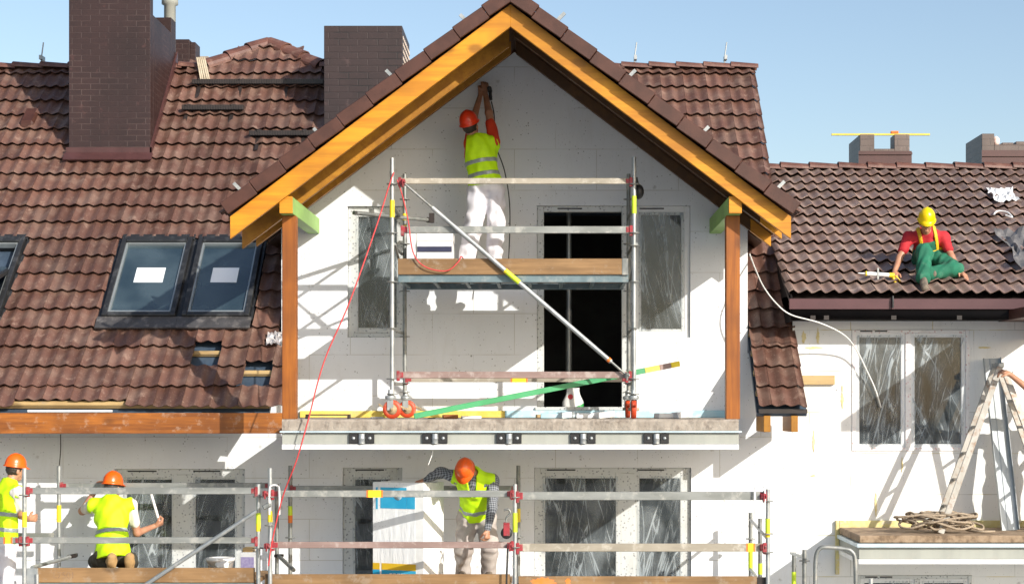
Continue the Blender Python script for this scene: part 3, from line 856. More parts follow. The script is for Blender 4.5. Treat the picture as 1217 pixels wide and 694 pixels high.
for px in (430, 517, 605, 693, 780):
    c = P(px, 520.5, BY)
    q = MB(); 
    for s in (-1, 1): q.box(c.x+s*.045, c.x+s*.138, BY-.02, BY+.011, zp0+.006, zp1-.006)
    o = q.build('rail_anchor', m_black, house, .004)
    q = MB(); q.lathe((c.x, BY-.008, zp0+.004), (0,0,1), [(.036,0),(.036,.05),(.041,.055),(.036,.065),(.036,zp1-zp0-.01)], 12); q.build('foil_wrapped_stub', m_alu, o)
    for s in (-1, 1): q = MB(); q.lathe((c.x+s*.09, BY-.02, c.z), (0,-1,0), [(.02,0),(.02,.008),(0,.01)], 6); q.build('anchor_bolt', m_alu, o)

# ------------------------------------------------------------------ the neighbouring house on the right
nb = thing('row_house', (6.5, 0, GROUND), 'lower white house at the right with a brown-grey tiled roof and dark gutter', 'house')
RW = rect_px(1012, 1152, 391.5, 536); RW2 = rect_px(1018, 1155, 683, 830)
mb = MB()
wall_mesh(mb, (PARTY+.003, 14), (GROUND, 1.3), [RW, RW2], 0, .32)
mb.build('wall', m_eps_r, nb)
def rwindow(rc, split, seed, mm):
    global house
    x0, x1, z0, z1 = rc[0]+.002, rc[1]-.002, rc[2]+.002, rc[3]-.002
    mb = MB(); frame_rects(mb, x0, x1, z0, z1, .045, -.012, .1)
    sx = P(split, 0).x; mb.box(sx-.035, sx+.035, -.014, .1, z0+.045, z1-.045)
    o = mb.build('window', mm, nb, .006)
    sash(o, x0+.04, sx-.03, z0+.03, z1-.04, .03, .055, seed=seed, fm=m_film2, m=m_pvc)
    sash(o, sx+.03, x1-.04, z0+.03, z1-.04, .03, .055, seed=seed+1, fm=m_film2, m=m_pvc)
    for k in ((x0+.1, x0+.25), (x0+.28, x0+.43)): q = MB(); slots(q, [k], z1-.02, -.014); q.build('vent_slot', m_black, o)
rwindow(RW, 1079, 20, m_frame_r); rwindow(RW2, 1090, 24, m_frame)
# roof
rr = MB(); dv = V((0, math.cos(R(26)), math.sin(R(26)))); nrow = 14
def rskip(u, v, i, j): return False
rnd = tile_field(rr, (0, RE_Y, RE_Z), (1,0,0), dv, 2.88, 13, nrow, seed=31, amp=.023)
rroof = rr.build('main_roof', m_tile_r, nb, attr=rnd)
ry = RE_Y+4.30; rz = right_z(ry)
q = MB(); ridge_run(q, (2.95, ry, rz+.03), (13, ry, rz+.03), (0,0,1), .125, .42); q.build('ridge_tiles', m_ridge, rroof)
q = MB(); q.prism([(2.9, RE_Y+.05, RE_Z-.03), (13, RE_Y+.05, RE_Z-.03), (13, ry, rz-.03), (2.9, ry, rz-.03)], (0, .02, -.05))
q.prism([(2.9, ry+.02, rz), (13, ry+.02, rz), (13, ry+5, rz-2.5), (2.9, ry+5, rz-2.5)], (0, -.02, -.05)); q.build('roof_deck', m_dark, rroof)
q = MB(); z1, z0 = P(0, 355, -.47).z, P(0, 367.5, -.47).z; xg = P(938, 0, -.47).x
q.box(xg, 13, -.475, -.45, z0, z1); q.build('eave_fascia', m_fascia, nb, .003)
q = MB(); zg = P(0, 374, -.43).z; q.smooth = True
q.box(xg+.03, 13, -.46, -.001, zg-.055, z0-.004)
q.build('eave_soffit', m_gutter, nb)
for px in (966, 982, 1062, 1140): q = MB(); c = P(px, 378, -.46); q.box(c.x-.03, c.x+.03, -.475, -.461, c.z-.02, c.z+.03); q.build('gutter_bracket', m_dark, nb)
q = MB(); q.box(2.905, 2.925, RE_Y+.02, 1.3, RE_Z-.3, RE_Z+.02); 
q.prism([(2.905, RE_Y, RE_Z-.25), (2.905, RE_Y, RE_Z), (2.905, 1.3, right_z(1.3)), (2.905, 1.3, right_z(1.3)-.6)], (.02, 0, 0)); q.build('verge_board', m_gutter, nb)
# chimneys of the right house
q = MB(); Y = ry+.12; a = P(1017, 160, Y+.3); x0 = P(1022, 0, Y).x; x1 = P(1081, 0, Y).x; z1 = P(0, 160, Y).z; zm = P(0, 177, Y).z
q.box(x0, x0+.21, Y, Y+.9, rz-.3, z1); q.box(x1-.22, x1, Y, Y+.3, rz-.3, z1); q.box(x0+.211, x1-.221, Y, Y+.28, rz-.3, zm)
cr = q.build('chimney', m_brick3, nb, .004, label='notched chimney stub with a level lying across it')
q = MB(); q.box(x0-.025, x1+.025, Y-.03, Y-.002, rz-.2, P(0, 180, Y).z); q.box(x0-.03, x1+.03, Y-.05, Y-.031, P(0,182,Y).z-.03, P(0,182,Y).z); q.build('flashing', m_flash, cr)
CH_TOP = (x0, x1, Y, z1)
q = MB(); x0 = P(1167, 0, Y).x; z1 = P(0, 159, Y).z; zm = P(0, 172, Y).z
q.box(x0, x0+.18, Y, Y+.95, rz-.3, z1); q.box(x0+.181, x0+1.6, Y, Y+.28, rz-.3, zm)
for i in range(6): q.box(x0+.3+i*.2, x0+.46+i*.2, Y+.01, Y+.26, zm+.001, zm+.03+.02*math.sin(i*2.2))
cr = q.build('chimney', m_brick3, nb, .004, label='chimney stub with a broken brick edge at the right edge')
q = MB(); q.box(x0-.01, x0+1.6, Y-.03, Y-.002, rz-.2, P(0, 179, Y).z); q.box(x0-.015, x0+1.6, Y-.05, Y-.031, P(0,185,Y).z-.02, P(0,185,Y).z+.02); q.build('flashing', m_flash, cr)
q = MB(); q.ellipsoid((x0+.24, Y+.12, zm+.06), .05, .05, .075, 8, 6, .4); q.build('mortar_lump', M('pink_mortar', (.75,.6,.55), (.6,.4,.33), .9, 20), cr)
# second gable of the terrace, mostly beyond the picture: its eave throws the slanting shade on the right wall
q = MB(); GX2 = 8.85
for s in (-1, 1):
    def g2(x, off): return 3.42+off-PITCH*abs(x-GX2)
    xo = GX2+s*2.95
    q.prism([(GX2, -2.2, g2(GX2, 0)), (xo, -2.2, g2(xo, 0)), (xo, -2.2, g2(xo, -.4)), (GX2, -2.2, g2(GX2, -.4))], (0, 4.5, 0))
q.box(5.5, 5.92, -2.15, 0, 1.0, 1.12); q.build('side_gable_roof', m_verge, nb)  # the eave box is added to widen the shade cast on the wall
q = MB(); q.prism([(6.3, .003, 1.302), (11.4, .003, 1.302), (11.4, .003, g2(11.4, -.41)), (GX2, .003, g2(GX2, -.41)), (6.3, .003, g2(6.3, -.41))], (0, .3, 0)); q.build('side_gable_wall', m_eps_r, nb)
# balcony
bx0 = P(1021, 0, -1.33).x; zt = -1.4965
q = MB(); q.box(bx0, 11.5, -1.33, -.05, P(0, 645, -1.33).z, zt); q.build('balcony_slab', m_conc_br, nb, .012)
za, zb2, zc, zd = [P(0, y, -1.33).z for y in (645.5, 650, 664, 670)]
q = MB(); q.box(bx0-.03, 11.5, -1.37, -.003, zb2, za); q.build('drip_strip', m_strip, nb, .003)
q = MB(); q.box(bx0, 11.5, -1.32, -.003, zc, zb2-.003); q.build('balcony_fascia', m_panel, nb, .003)
q = MB(); q.box(bx0-.01, 11.5, -1.345, -.003, zd, zc-.003); q.build('white_edge_profile', m_white, nb, .004)
q = MB(); q.box(bx0-.0, 11.5, -.049, -.001, zt-.1, P(0, 618, 0).z); q.box(bx0-.045, bx0-.002, -.05, -.001, P(0, 682, 0).z, P(0, 618, 0).z); q.build('yellow_insulation_strip', M('pale_yellow_foam', (.68,.60,.30), (.60,.50,.18), .8, 9, dirt=(.6,.56,.48), dirt_amt=.7), nb, .006)
# smears of yellow foam on the joints and a timber offcut stuck in the wall
m_smear = M('pale_foam_smear', (.74,.64,.36), (.66,.55,.25), .8, 20)
for (px, py, w, h) in ((955, 401, 3, 8), (972, 400, 2, 9), (968, 413, 10, 1.5), (1001, 476, 2, 10), (1001, 462, 1.2, 4), (967, 525, 1.5, 12), (1041, 600, 1.5, 13), (1072, 552, 1.2, 8), (967, 565, 4, 1), (1170, 413, 9, 1)):
    c = P(px, py, 0); n = 26; rg = random.Random(px)
    pts = [(c.x+math.cos(t)*w*.0085*(1+.45*rg.uniform(-1, 1)), -.007, c.z+math.sin(t)*h*.0095*(1+.35*rg.uniform(-1, 1))) for t in [2*math.pi*k/n for k in range(n)]]
    q = MB(); q.prism(pts, (0, .0065, 0)); q.build('foam_smear', m_smear, nb)
q = MB(); a = P(952, 457, -.03); b = P(992, 446, -.03); q.box(a.x, b.x, -.05, .05, a.z, b.z); q.build('timber_stub', m_raw, nb, .004)
# ------------------------------------------------------------------ scaffold helpers
def pole(parent, px, y_top, Y, z_bot, m=None, r=.0243, bands=(), rings=(), name='upright', z_top=None):
    c = P(px, y_top, Y); zt = c.z if z_top is None else z_top
    mb = MB(); mb.tube([(c.x, Y, z_bot), (c.x, Y, zt)], r, 12)
    if True:                                         # spigot joint
        zj = zt-.16
        mb.tube([(c.x, Y, zj-.012), (c.x, Y, zj+.012)], r+.003, 12)
    o = mb.build(name, m or m_alu, parent)
    for (ya, yb, mm) in bands:
        q = MB(); q.tube([(c.x, Y, P(0, yb, Y).z), (c.x, Y, P(0, ya, Y).z)], r+.003, 12); q.build('marking_band', mm, o)
    for yr in rings:
        q = MB(); z = P(0, yr, Y).z
        q.lathe((c.x, Y, z), (0,0,1), [(r,-.005),(.062,-.005),(.062,.005),(r,.005)], 10); 
        q.build('rosette', m_alu_d, o)
    return c.x

def coupler(parent, x, Y, z, m=None, s=1):
    mb = MB(); mb.box(x-.024*s, x+.024*s, Y-.04, Y+.035, z-.03, z+.028); mb.box(x-.010, x+.010, Y-.055, Y-.041, z-.06, z+.035)
    mb.lathe((x+.02*s, Y-.042, z), (0,-1,0), [(.016,0),(.016,.02),(0,.021)], 6)
    return mb.build('coupler', m or m_red, parent, .006)

def rail(parent, xa, xb, ya, yb, Y, m, t=.032, ends=True, name='guard_rail', yel=None):
    a = P(xa, (ya+yb)/2, Y); b = P(xb, (ya+yb)/2, Y); h = abs(P(0, ya, Y).z-P(0, yb, Y).z)
    mb = MB(); mb.box(a.x, b.x, Y-t/2, Y+t/2, a.z-h/2, a.z+h/2)
    o = mb.build(name, m, parent, .005)
    if ends:
        for x, s in ((a.x, 1), (b.x, -1)):
            q = MB(); q.box(x-.004, x+s*.05, Y-t/2-.004, Y+t/2+.004, a.z-h/2+.008, a.z+h/2-.008); q.box(x-s*.025, x+s*.010, Y-.03, Y+.025, a.z-h/2-.03, a.z+h/2+.008)
            q.build('rail_hook', m_red, o, .004)
    if yel:
        q = MB(); c = P(yel[0], 0, Y); d = P(yel[1], 0, Y); q.box(c.x, d.x, Y-t/2-.003, Y+t/2+.003, a.z-h/2-.002, a.z+h/2+.002)
        q.build('marking_band', m_yel, o)
        for u0, u1 in ((c.x-.02, c.x-.001), (d.x+.001, d.x+.02)): q = MB(); q.box(u0, u1, Y-t/2-.003, Y+t/2+.003, a.z-h/2-.002, a.z+h/2+.002); q.build('marking_edge', m_orange_b, o)
    return o

def tubepart(parent, pts, r, m, name='brace', n=10):
    mb = MB(); mb.tube(pts, r, n); return mb.build(name, m, parent)

# ------------------------------------------------------------------ rolling tower on the balcony
TF, TR = -1.72, -.45
tower = thing('scaffold_tower', (-.38, -1.1, -.166), 'rolling aluminium scaffold tower with a plank deck, standing on the gable balcony', 'scaffold')
zb = -.02
xl = pole(tower, 466, 188, TF, zb, bands=((238, 258.5, m_yel),), rings=(219, 277, 335, 390, 450, 468))
xr_ = pole(tower, 753.5, 187, TF, zb, bands=((233, 254, m_lime),), rings=(219, 277, 292, 335, 390, 450, 468))
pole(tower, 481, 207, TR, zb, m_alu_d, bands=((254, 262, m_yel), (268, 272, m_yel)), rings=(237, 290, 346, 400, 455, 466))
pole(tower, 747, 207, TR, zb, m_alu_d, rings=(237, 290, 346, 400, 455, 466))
rail(tower, 476, 749, 212, 219, TF, m_rail); rail(tower, 479, 749, 269, 277.5, TF, m_rail_g)
rail(tower, 474, 748, 441.5, 449.5, TF, m_rail_p); rail(tower, 484, 744, 446, 454, TR, m_rail, yel=(609, 625))
# side frames
for x in (xl, xr_):
    for y in (245, 290, 390, 455):
        zz = P(0, y, TF).z
        tubepart(tower, [(x, TF, zz), (x, TR, zz)], .019, m_alu_d, 'ledger')
    tubepart(tower, [(x+.03, TF, P(0,290,TF).z), (x+.03, TR, P(0,335,TR).z)], .016, m_alu_d, 'side_brace')
# deck
dz0, dz1 = P(0, 335.5, TF).z, P(0, 328.5, TF).z
a, b = P(473, 0, TF).x, P(747, 0, TF).x
mb = MB(); mb.box(a, b, TF+.01, TF+.05, dz0, dz1+.035); mb.box(a, b, TR-.1, TR-.06, dz0, dz1+.035)
n = 7
for i in range(n+1): x = a+.03+(b-a-.06)*i/n; mb.box(x-.02, x+.02, TF+.051, TR-.101, dz0+.01, dz0+.045)
mb.build('deck_frame', m_deck, tower, .004)
mb = MB()
for i in range(4): y0 = TF+.055+i*.268; mb.box(a, b, y0, y0+.26, dz1+.004, dz1+.034)
mb.build('deck_boards', m_plank, tower, .003)
DECK_T = dz1+.034
mb = MB(); zt_ = P(0, 307.5, TF).z; mb.box(a, P(739, 0, TF).x, TF-.018, TF+.009, P(0, 326.5, TF).z, zt_); mb.build('toe_board', m_plank, tower, .004)
mb = MB(); mb.box(P(739.3, 0, TF).x, b-.005, TF-.02, TF+.009, P(0, 327, TF).z, zt_+.004); mb.build('toe_board_end', m_alu_d, tower, .003)
# diagonal brace
p0, p1 = P(479, 217, TF-.055), P(745, 446, TF-.055)
tubepart(tower, [p0+(p1-p0)*.13, p0+(p1-p0)*.93], .027, m_alu)
for t0, t1 in ((0, .13), (.93, 1)): tubepart(tower, [p0+(p1-p0)*t0, p0+(p1-p0)*t1], .014, m_alu_d, 'brace_end')
for t0, t1, mm in ((.465, .52, m_lime), (.915, .925, m_orange_b), (.455, .4645, m_yel)): tubepart(tower, [p0+(p1-p0)*t0, p0+(p1-p0)*t1], .0295, mm, 'marking_band')
coupler(tower, p0.x, TF-.05, p0.z); coupler(tower, p1.x, TF-.05, p1.z, m_alu_d)
# tie tube towards the wall
a = P(420, 253, -1.2); b = P(508, 261.5, -.45); tubepart(tower, [a, b], .024, m_alu_d, 'tie_tube')
mb = MB(); mb.tube([b, b+(b-a).normalized()*.08], .034, 10); mb.box(b.x+.02, b.x+.08, b.y-.02, b.y+.05, b.z-.03, b.z+.08); mb.build('tie_clamp', m_dark, tower)
mb = MB(); q = P(759, 228, -1.6); mb.ellipsoid(q, .06, .07, .085, 12, 9); mb.tube([q, q+V((-.03, 0, .16))], .02, 6); mb.build('hanging_block', m_black, tower)
def caster(px, Y, side, bent=False):
    x = P(px, 0, Y).x; zf = -.166; r = .105
    root = MB(); root.lathe((x, Y, zf+.235), (0,0,1), [(.055,-.02),(.06,0),(.06,.02),(.03,.03),(.028,.09)], 14)
    ax = V((0,1,0)) if side else V((1,0,0))
    o2 = ax*.035
    dirx = V((1,0,0)) if side else V((0,1,0))
    for s in (-1, 1):
        c = V((x, Y, zf+.17))+o2*s; root.obox(c, dirx, ax, (0,0,1), .035, .005, .075)
    f = root.build('caster_fork', m_alu, tower, .003)
    w = MB(); c = V((x+(.02 if side else 0), Y, zf+r+.002))
    w.lathe(c, ax, [(.06,-.028),(r-.006,-.028),(r,-.018),(r,.018),(r-.006,.028),(.06,.028),(.06,-.028)], 22); 
    wo = w.build('caster_wheel', m_orange_w, f)
    h = MB(); h.lathe(c, ax, [(0,-.026),(.062,-.024),(.062,.024),(0,.026)], 14); h.lathe(c, ax, [(0,-.06),(.018,-.06),(.018,.06),(0,.06)], 8); h.build('hub', m_hub, f)
    br = MB(); br.obox(c+dirx*(.12)+V((0,0,.02)), dirx+V((0,0,-.5)), ax, (0,0,1), .06, .02, .012); br.build('brake_lever', m_orange_w if not side else m_hub, f, .003); br = MB(); br.obox(c+dirx*(-.11)+V((0,0,.03)), dirx+V((0,0,-.6)), ax, (0,0,1), .05, .02, .01)
    br.build('brake_lever', m_orange_w if not side else m_hub, f, .003)
caster(464, TF, True); caster(482, TR, True); caster(753, TF, False); caster(746, TR, False)

# ------------------------------------------------------------------ facade scaffold, lower left bay
SF, SR = -1.73, -.42
def facade_bay(t, poles_f, poles_r, zdeck, toe, m_t):
    pass
left = thing('facade_scaffold', (P(168,0,SF).x, -1.1, GROUND), 'grey tube scaffold bay at the lower left, carrying the crouching worker', 'scaffold')
pole(left, 29, 556, SF, GROUND, bands=((608, 626, m_yel),), rings=(588, 645))
pole(left, 70, 553.5, SR, GROUND, bands=((600, 620, m_yel),), rings=())
pole(left, 307, 575, SF, GROUND, bands=((609, 622, m_lime), (622, 631, m_yel)), rings=(590, 651))
pole(left, 329, 575, SR, GROUND, m_alu_d)
rail(left, 34, 304, 579, 587, SF, m_rail_g); rail(left, -70, 24, 638, 645.5, SF, m_rail_g, yel=(7, 13)); rail(left, 34, 304, 638, 645.5, SF, m_rail_g)
rail(left, 74, 320, 573.5, 580, SR, m_rail_g); rail(left, 20, 64, 633, 639, SR, m_rail_g, ends=False)
def deck(t, xa, xb, Yf, Yr, ztoe, h, m, name_end=True):
    a, b = P(xa, 0, Yf).x, P(xb, 0, Yf).x
    mb = MB(); mb.box(a, b, Yf+.03, Yf+.06, ztoe-h, ztoe); o = mb.build('toe_board', m, t, .004)
    mb = MB(); zd = ztoe-.15
    for i in range(4): y0 = Yf+.07+i*.30; mb.box(a, b, y0, y0+.292, zd-.05, zd)
    mb.build('deck_boards', m_plank, t, .004)
    mb = MB(); mb.box(a, b, Yf+.028, Yf+.058, ztoe-h-.07, ztoe-h-.004); mb.build('deck_edge', m_deck, t)
    return zd, o
LDECK, _ltoe = deck(left, 42, 302, SF, SR, P(0, 674.5, SF+.03).z, .165, m_plank)
q = MB(); a = P(32, 676, SF); q.box(a.x, a.x+.12, SF-.01, SF+.029, P(0,694,SF).z, P(0,675,SF).z); q.tube([P(44,682,SF-.02), P(44,694,SF-.02)], .02, 8); q.build('toe_board_shoe', m_alu, left, .004)
b0, b1 = P(305, 607, SF-.05), P(160, 703, SF-.05)
tubepart(left, [b0, b1+(b1-b0)*1.2], .024, m_alu)
a, b = P(40, 672, SF+.04), P(92, 660, -.5)
tubepart(left, [P(38, 674, -1.5), P(83, 661.5, -.55)], .022, m_alu, 'wall_tie'); q = MB(); q.obox(P(86, 660.5, -.5), (1,0,.2), (0,1,0), (0,0,1), .06, .035, .025); q.build('tie_clamp', m_dark, left, .01)
for zz in (P(0, 700, SF).z, -3.2):
    for px, pr in ((29, 70), (307, 329)): tubepart(left, [(P(px,0,SF).x, SF, zz), (P(pr,0,SR).x, SR, zz)], .022, m_alu_d, 'ledger')
# lower landing left of the bay, on which the standing worker is
q = MB(); 
for i in range(4): q.box(-9.2, P(27,0,SF).x, SF+.05+i*.3, SF+.34+i*.3, -2.52, -2.47)
q.build('deck_boards', m_plank, left, .004)
pole(left, -90, 556, SF, GROUND); pole(left, -40, 553, SR, GROUND)
# stamped digits on the plank
def text_mesh(name, txt, size, pos, m, parent, bold=.0):
    cu = bpy.data.curves.new(name, 'FONT'); cu.body = txt; cu.size = size; cu.extrude = .0006; cu.offset = bold; cu.align_x = 'CENTER'; cu.align_y = 'CENTER'
    o = bpy.data.objects.new(name, cu); COL.objects.link(o)
    dg = bpy.context.evaluated_depsgraph_get(); me = bpy.data.meshes.new_from_object(o.evaluated_get(dg))
    bpy.data.objects.remove(o); o = bpy.data.objects.new(name, me); me.materials.clear(); me.materials.append(m); COL.objects.link(o)
    o.parent = parent; o.rotation_euler = (R(90), 0, 0); o.location = V(pos)-root_origin(parent)
    return o
m_stamp = M('faded_stamp', (.20,.12,.07), (.27,.17,.09), .8, 20)
text_mesh('stamped_number', 'L7501', .10, P(76, 683.5, SF+.029), m_stamp, left)

# ------------------------------------------------------------------ facade scaffold, middle and right bays
SF2, SR2 = -1.80, -.42
mid = thing('facade_scaffold', (P(612,0,SF2).x, -1.1, GROUND), 'long grey tube scaffold under the balcony with faded rails and plank toe boards', 'scaffold')
pole(mid, 321, 556, SF2, GROUND, m_alu, bands=((607, 620, m_yel),), rings=(590, 624, 651))
pole(mid, 345, 553, SR2, GROUND, m_alu_d, bands=((601, 612, m_lime), (612, 621, m_orange_b)), rings=(638.5,))
pole(mid, 612, 575, SF2, GROUND, m_alu, bands=((609, 632, m_lime),), rings=(590.5, 650))
pole(mid, 616, 553, SR2, GROUND, m_alu_d, bands=((604, 620, m_yel),), rings=(638,))
pole(mid, 912.5, 581, SF2, GROUND, m_alu, bands=((616, 632, m_lime), (632, 638, m_yel)), rings=(595, 634, 656))
pole(mid, 903.5, 616, -1.15, GROUND, m_alu_d, bands=((669, 682, m_lime),))
pole(mid, 892, 609, SR2, GROUND, m_alu_d, bands=((649, 656, m_yel), (656, 677, m_lime)), rings=(640,))
rail(mid, 325, 608, 582.5, 590.5, SF2, m_rail_g, yel=(438, 453)); rail(mid, 325, 608, 643.5, 651, SF2, m_rail_p)
rail(mid, 616, 908, 584, 594, SF2, m_rail_g); rail(mid, 616, 908, 645.5, 655, SF2, m_rail, yel=(889, 895))
rail(mid, 347, 613, 577, 583, SR2, m_rail_g)
MDECK, _t1 = deck(mid, 314, 606, SF2, SR2, P(0, 682, SF2+.03).z, .19, m_plank)
_, toe2 = deck(mid, 616, 900, SF2, SR2, P(0, 684.5, SF2+.03).z, .19, m_plank)
q = MB(); a = P(900.3, 0, SF2).x; q.box(a, a+.10, SF2+.03, SF2+.062, P(0,700,SF2).z, P(0,686,SF2).z); q.build('toe_board_end', m_dark, mid)
m_spray = M('orange_spray', (.75,.20,.03), (.55,.22,.07), .8, 9)
rr_ = random.Random(4)
for (x0, x1) in ((632, 660), (672, 678)):
    q = MB(); cx = P((x0+x1)/2, 690, SF2+.0285); w = P(x1, 0, SF2).x-P(x0, 0, SF2).x
    n = 40; q.add([(cx.x+math.cos(t)*w*.5*(1+.25*rr_.uniform(-1, 1)), cx.y, cx.z-.01+math.sin(t)*.045*(1+.3*rr_.uniform(-1, 1))) for t in [2*math.pi*k/n for k in range(n)]], [tuple(range(n))])
    q.build('orange_paint_mark', m_spray, mid)
# end guard hoops and couplers
for px in (326, 903):
    q = MB(); c = P(px, 577, SF2-.05); w = .055
    q.tube(spline([c+V((-w,0,-.32)), c+V((-w,0,-.06)), c+V((-w*.6,0,0)), c+V((w*.6,0,0)), c+V((w,0,-.06)), c+V((w,0,-.32))], 5), .011, 7); q.build('gate_hoop', m_white, mid)
for (px, py, m_) in ((316, 586, m_red), (607, 586, m_red), (606, 648, m_red), (907, 589, m_red), (906, 649, m_red), (318, 648, m_red)): c = P(px, py, SF2); coupler(mid, c.x, SF2-.03, c.z, m_, 1.2)
a = P(331, 660, SR2-.05); b = P(349, 677, SF2+.5); tubepart(mid, [a, b], .024, m_alu_d, 'wall_tie'); q = MB(); q.box(a.x-.05, a.x+.06, a.y-.03, a.y+.04, a.z-.018, a.z+.018); q.build('tie_clamp', m_dark, mid, .008)
for zz in (P(0, 703, SF2).z, P(0, 640, SF2).z):
    tubepart(mid, [(P(912.5,0,SF2).x, SF2, zz), (P(892,0,SR2).x, SR2, zz+.12)], .02, m_alu, 'ledger')
# bits hung on the left post of that bay
q = MB(); c = P(317, 601, SF2-.05); q.obox(c, (1,0,.5), (0,1,0), (-.5,0,1), .045, .03, .03); q.build('swivel_clamp', m_alu_d, mid, .012)

small = thing('access_scaffold', (P(965,0,-.9).x, -.9, GROUND), 'short grey tubes and bent handrail rising below the right balcony', 'scaffold')
pole(small, 956, 653, -1.5, GROUND, m_alu_d, rings=(666,)); pole(small, 943.5, 656, -.6, GROUND, m_alu_d, bands=((679, 694, m_lime),))
c = P(969, 694, -1.75)
q = MB(); q.tube(spline([P(969, 760, -1.8), P(969, 690, -1.8), P(969.5, 664, -1.8), P(973, 653, -1.8), P(981, 650, -1.8), P(1004, 652, -1.8), P(1012, 655, -1.8), P(1016, 664, -1.8), P(1017, 694, -1.8), P(1017, 760, -1.8)], 6), .024, 10); q.build('bent_handrail', m_alu_d, small)
q = MB(); q.tube([P(1035, 800, -2.0), P(1035, 687, -2.0)], .024, 10); q.build('upright', m_alu, small)
q = MB(); q.tube([P(940, 657, -.6), P(956, 662, -1.5)], .018, 8); q.build('ledger', m_alu, small)

# ------------------------------------------------------------------ loose things
def cord(name, pts, r, m, label, n=8):
    mb = MB(); mb.tube(spline(pts, n), r, 6); o = mb.build(name, m); tag(o, label, 'cord'); return o
cord('rope', [P(468, 205, TF-.05), P(462, 222, TF-.08), P(447, 270, TF-.15), P(415, 360, TF-.3), P(385, 430, -2.06), P(366, 500, -2.12), P(352, 548, -2.1), P(336, 590, -1.95), P(324, 640, -1.9), P(319, 672, -1.87)], .008, m_red_rope, 'thin red rope running from the tower top down past the balcony edge')
cord('rope', [P(472, 214, TF-.03), P(478, 232, TF-.05), P(485, 262, TF-.06), P(491, 300, TF-.05), P(505, 317, TF-.06), P(530, 322, TF-.06), P(544, 312, TF-.05), P(548, 305, TF+.02), P(552, 310, TF+.2)], .007, m_red_rope, 'red rope hanging in a loop over the tower deck board')
cord('cable', [P(891, 302, .1), P(897, 318, -.2), P(907, 340, -.5), P(922, 360, -.62), P(940, 374, -.64), P(975, 384, -.60), P(1003, 398, -.35), P(1018, 416, -.16), P(1030, 440, -.1), P(1040, 462, -.08), P(1047, 484, -.05)], .009, m_white_cable, 'white cable sagging across the gutter and right window')
cord('cable', [P(603.5, 648, SF2-.02), P(603, 665, SF2-.05), P(602, 694, SF2-.05), P(602, 760, SF2-.05)], .011, m_black, 'black cable hanging from the pulley on the middle post')
cord('cable', [P(72, 516, -.6), P(72, 535, -.5), P(70.5, 553, SR)], .006, m_dark, 'dark wire hanging from the eave to the rear left post')
cord('cable', [P(515, 531, -1.9), P(513.5, 540, -1.9), P(509, 552, -1.9)], .006, m_white_cable, 'short white wire end dangling under the balcony')
# pulley
pu = thing('pulley', P(602, 640, SF2-.06), 'dark red pulley block hooked on the middle scaffold post', 'pulley')
q = MB(); c = P(602, 633, SF2-.07); q.lathe(c, (0,-1,0), [(0,-.03),(.05,-.03),(.065,-.02),(.055,0),(.065,.02),(.05,.03),(0,.03)], 16); q.build('wheel', m_black, pu)
q = MB(); q.box(c.x-.035, c.x+.035, c.y-.045, c.y-.031, c.z-.03, c.z+.10); q.box(c.x-.035, c.x+.035, c.y+.031, c.y+.045, c.z-.03, c.z+.10); q.box(c.x-.035, c.x+.035, c.y-.045, c.y+.045, c.z+.10, c.z+.115); q.build('cheek_plates', m_red, pu, .004)
q = MB(); q.tube(spline([c+V((0,0,.11)), c+V((.0,0,.17)), c+V((.04,0,.22)), c+V((.02,0,.26)), c+V((-.03,0,.25))], 5), .011, 7); q.build('hook', m_alu_d, pu)
# green strip
gs = thing('strip', P(650, 460, -1.3), 'long green strip with yellow end leaning across the foot of the tower', 'strip')
a, b, c, d = P(492, 494.5, -1.95), P(765, 440.5, -1.2), P(781, 437.5, -1.2), P(808, 432, -1.2)
b = a+(d-a)*((765-492)/(808-492)); c = a+(d-a)*((783-492)/(808-492)); e = a+(d-a)*.965
for p, q_, mm, nm in ((a, b, M('green_lacquer', (.025,.25,.085), (.04,.32,.12), .4, 3, dirt=(.03,.2,.09), dirt_amt=.6, dirt_sc=3), 'green_length'), (b, c, m_yfoam, 'yellow_length'), (c, e, m_rail_p, 'worn_length'), (e, d, m_yel, 'tip')):
    mb = MB(); dd = (q_-p).normalized()*.001; mb.bar(p+dd, q_-dd, .02, .062); mb.build(nm, mm, gs, .003)
# profile leaning on the balcony edge left (brown offcut), debris
def lump(name, pts, m, label, cat, h=.03):
    pass
mb = MB(); a, b = P(363, 497.5, -1.7), P(416, 497.5, -1.7); mb.box(a.x, b.x, -1.72, -1.62, -.128, -.114)
for x in (a.x, b.x-.03): mb.box(x, x+.03, -1.72, -1.62, -.165, -.129)
tag(mb.build('bracket_bar', m_dark, None, .004), 'flat brown metal bar with two feet lying on the balcony edge', 'metal bar')
rngd = random.Random(2)
for k, (px, w, h, m_, lab) in enumerate(((535, .17, .045, m_post, 'small reddish wood block on the balcony edge'), (513, .08, .012, m_dark, 'thin dark chip on the balcony edge'), (560, .22, .03, m_white, 'flat white foam scrap on the balcony edge'), (448, .14, .02, m_white, 'crumpled white scrap beside the left castor'), (647, .2, .04, m_raw, 'raw wood offcut at the left foot of the door'))):
    Y = -1.5 if k < 4 else -.3
    c = P(px, 0, Y); mb = MB(); mb.obox((c.x, Y, -.165+h/2), (1,.2,0), (-.2,1,0), (0,0,1), w/2, .05, h/2)
    tag(mb.build('offcut', m_, None, .006), lab, 'offcut')
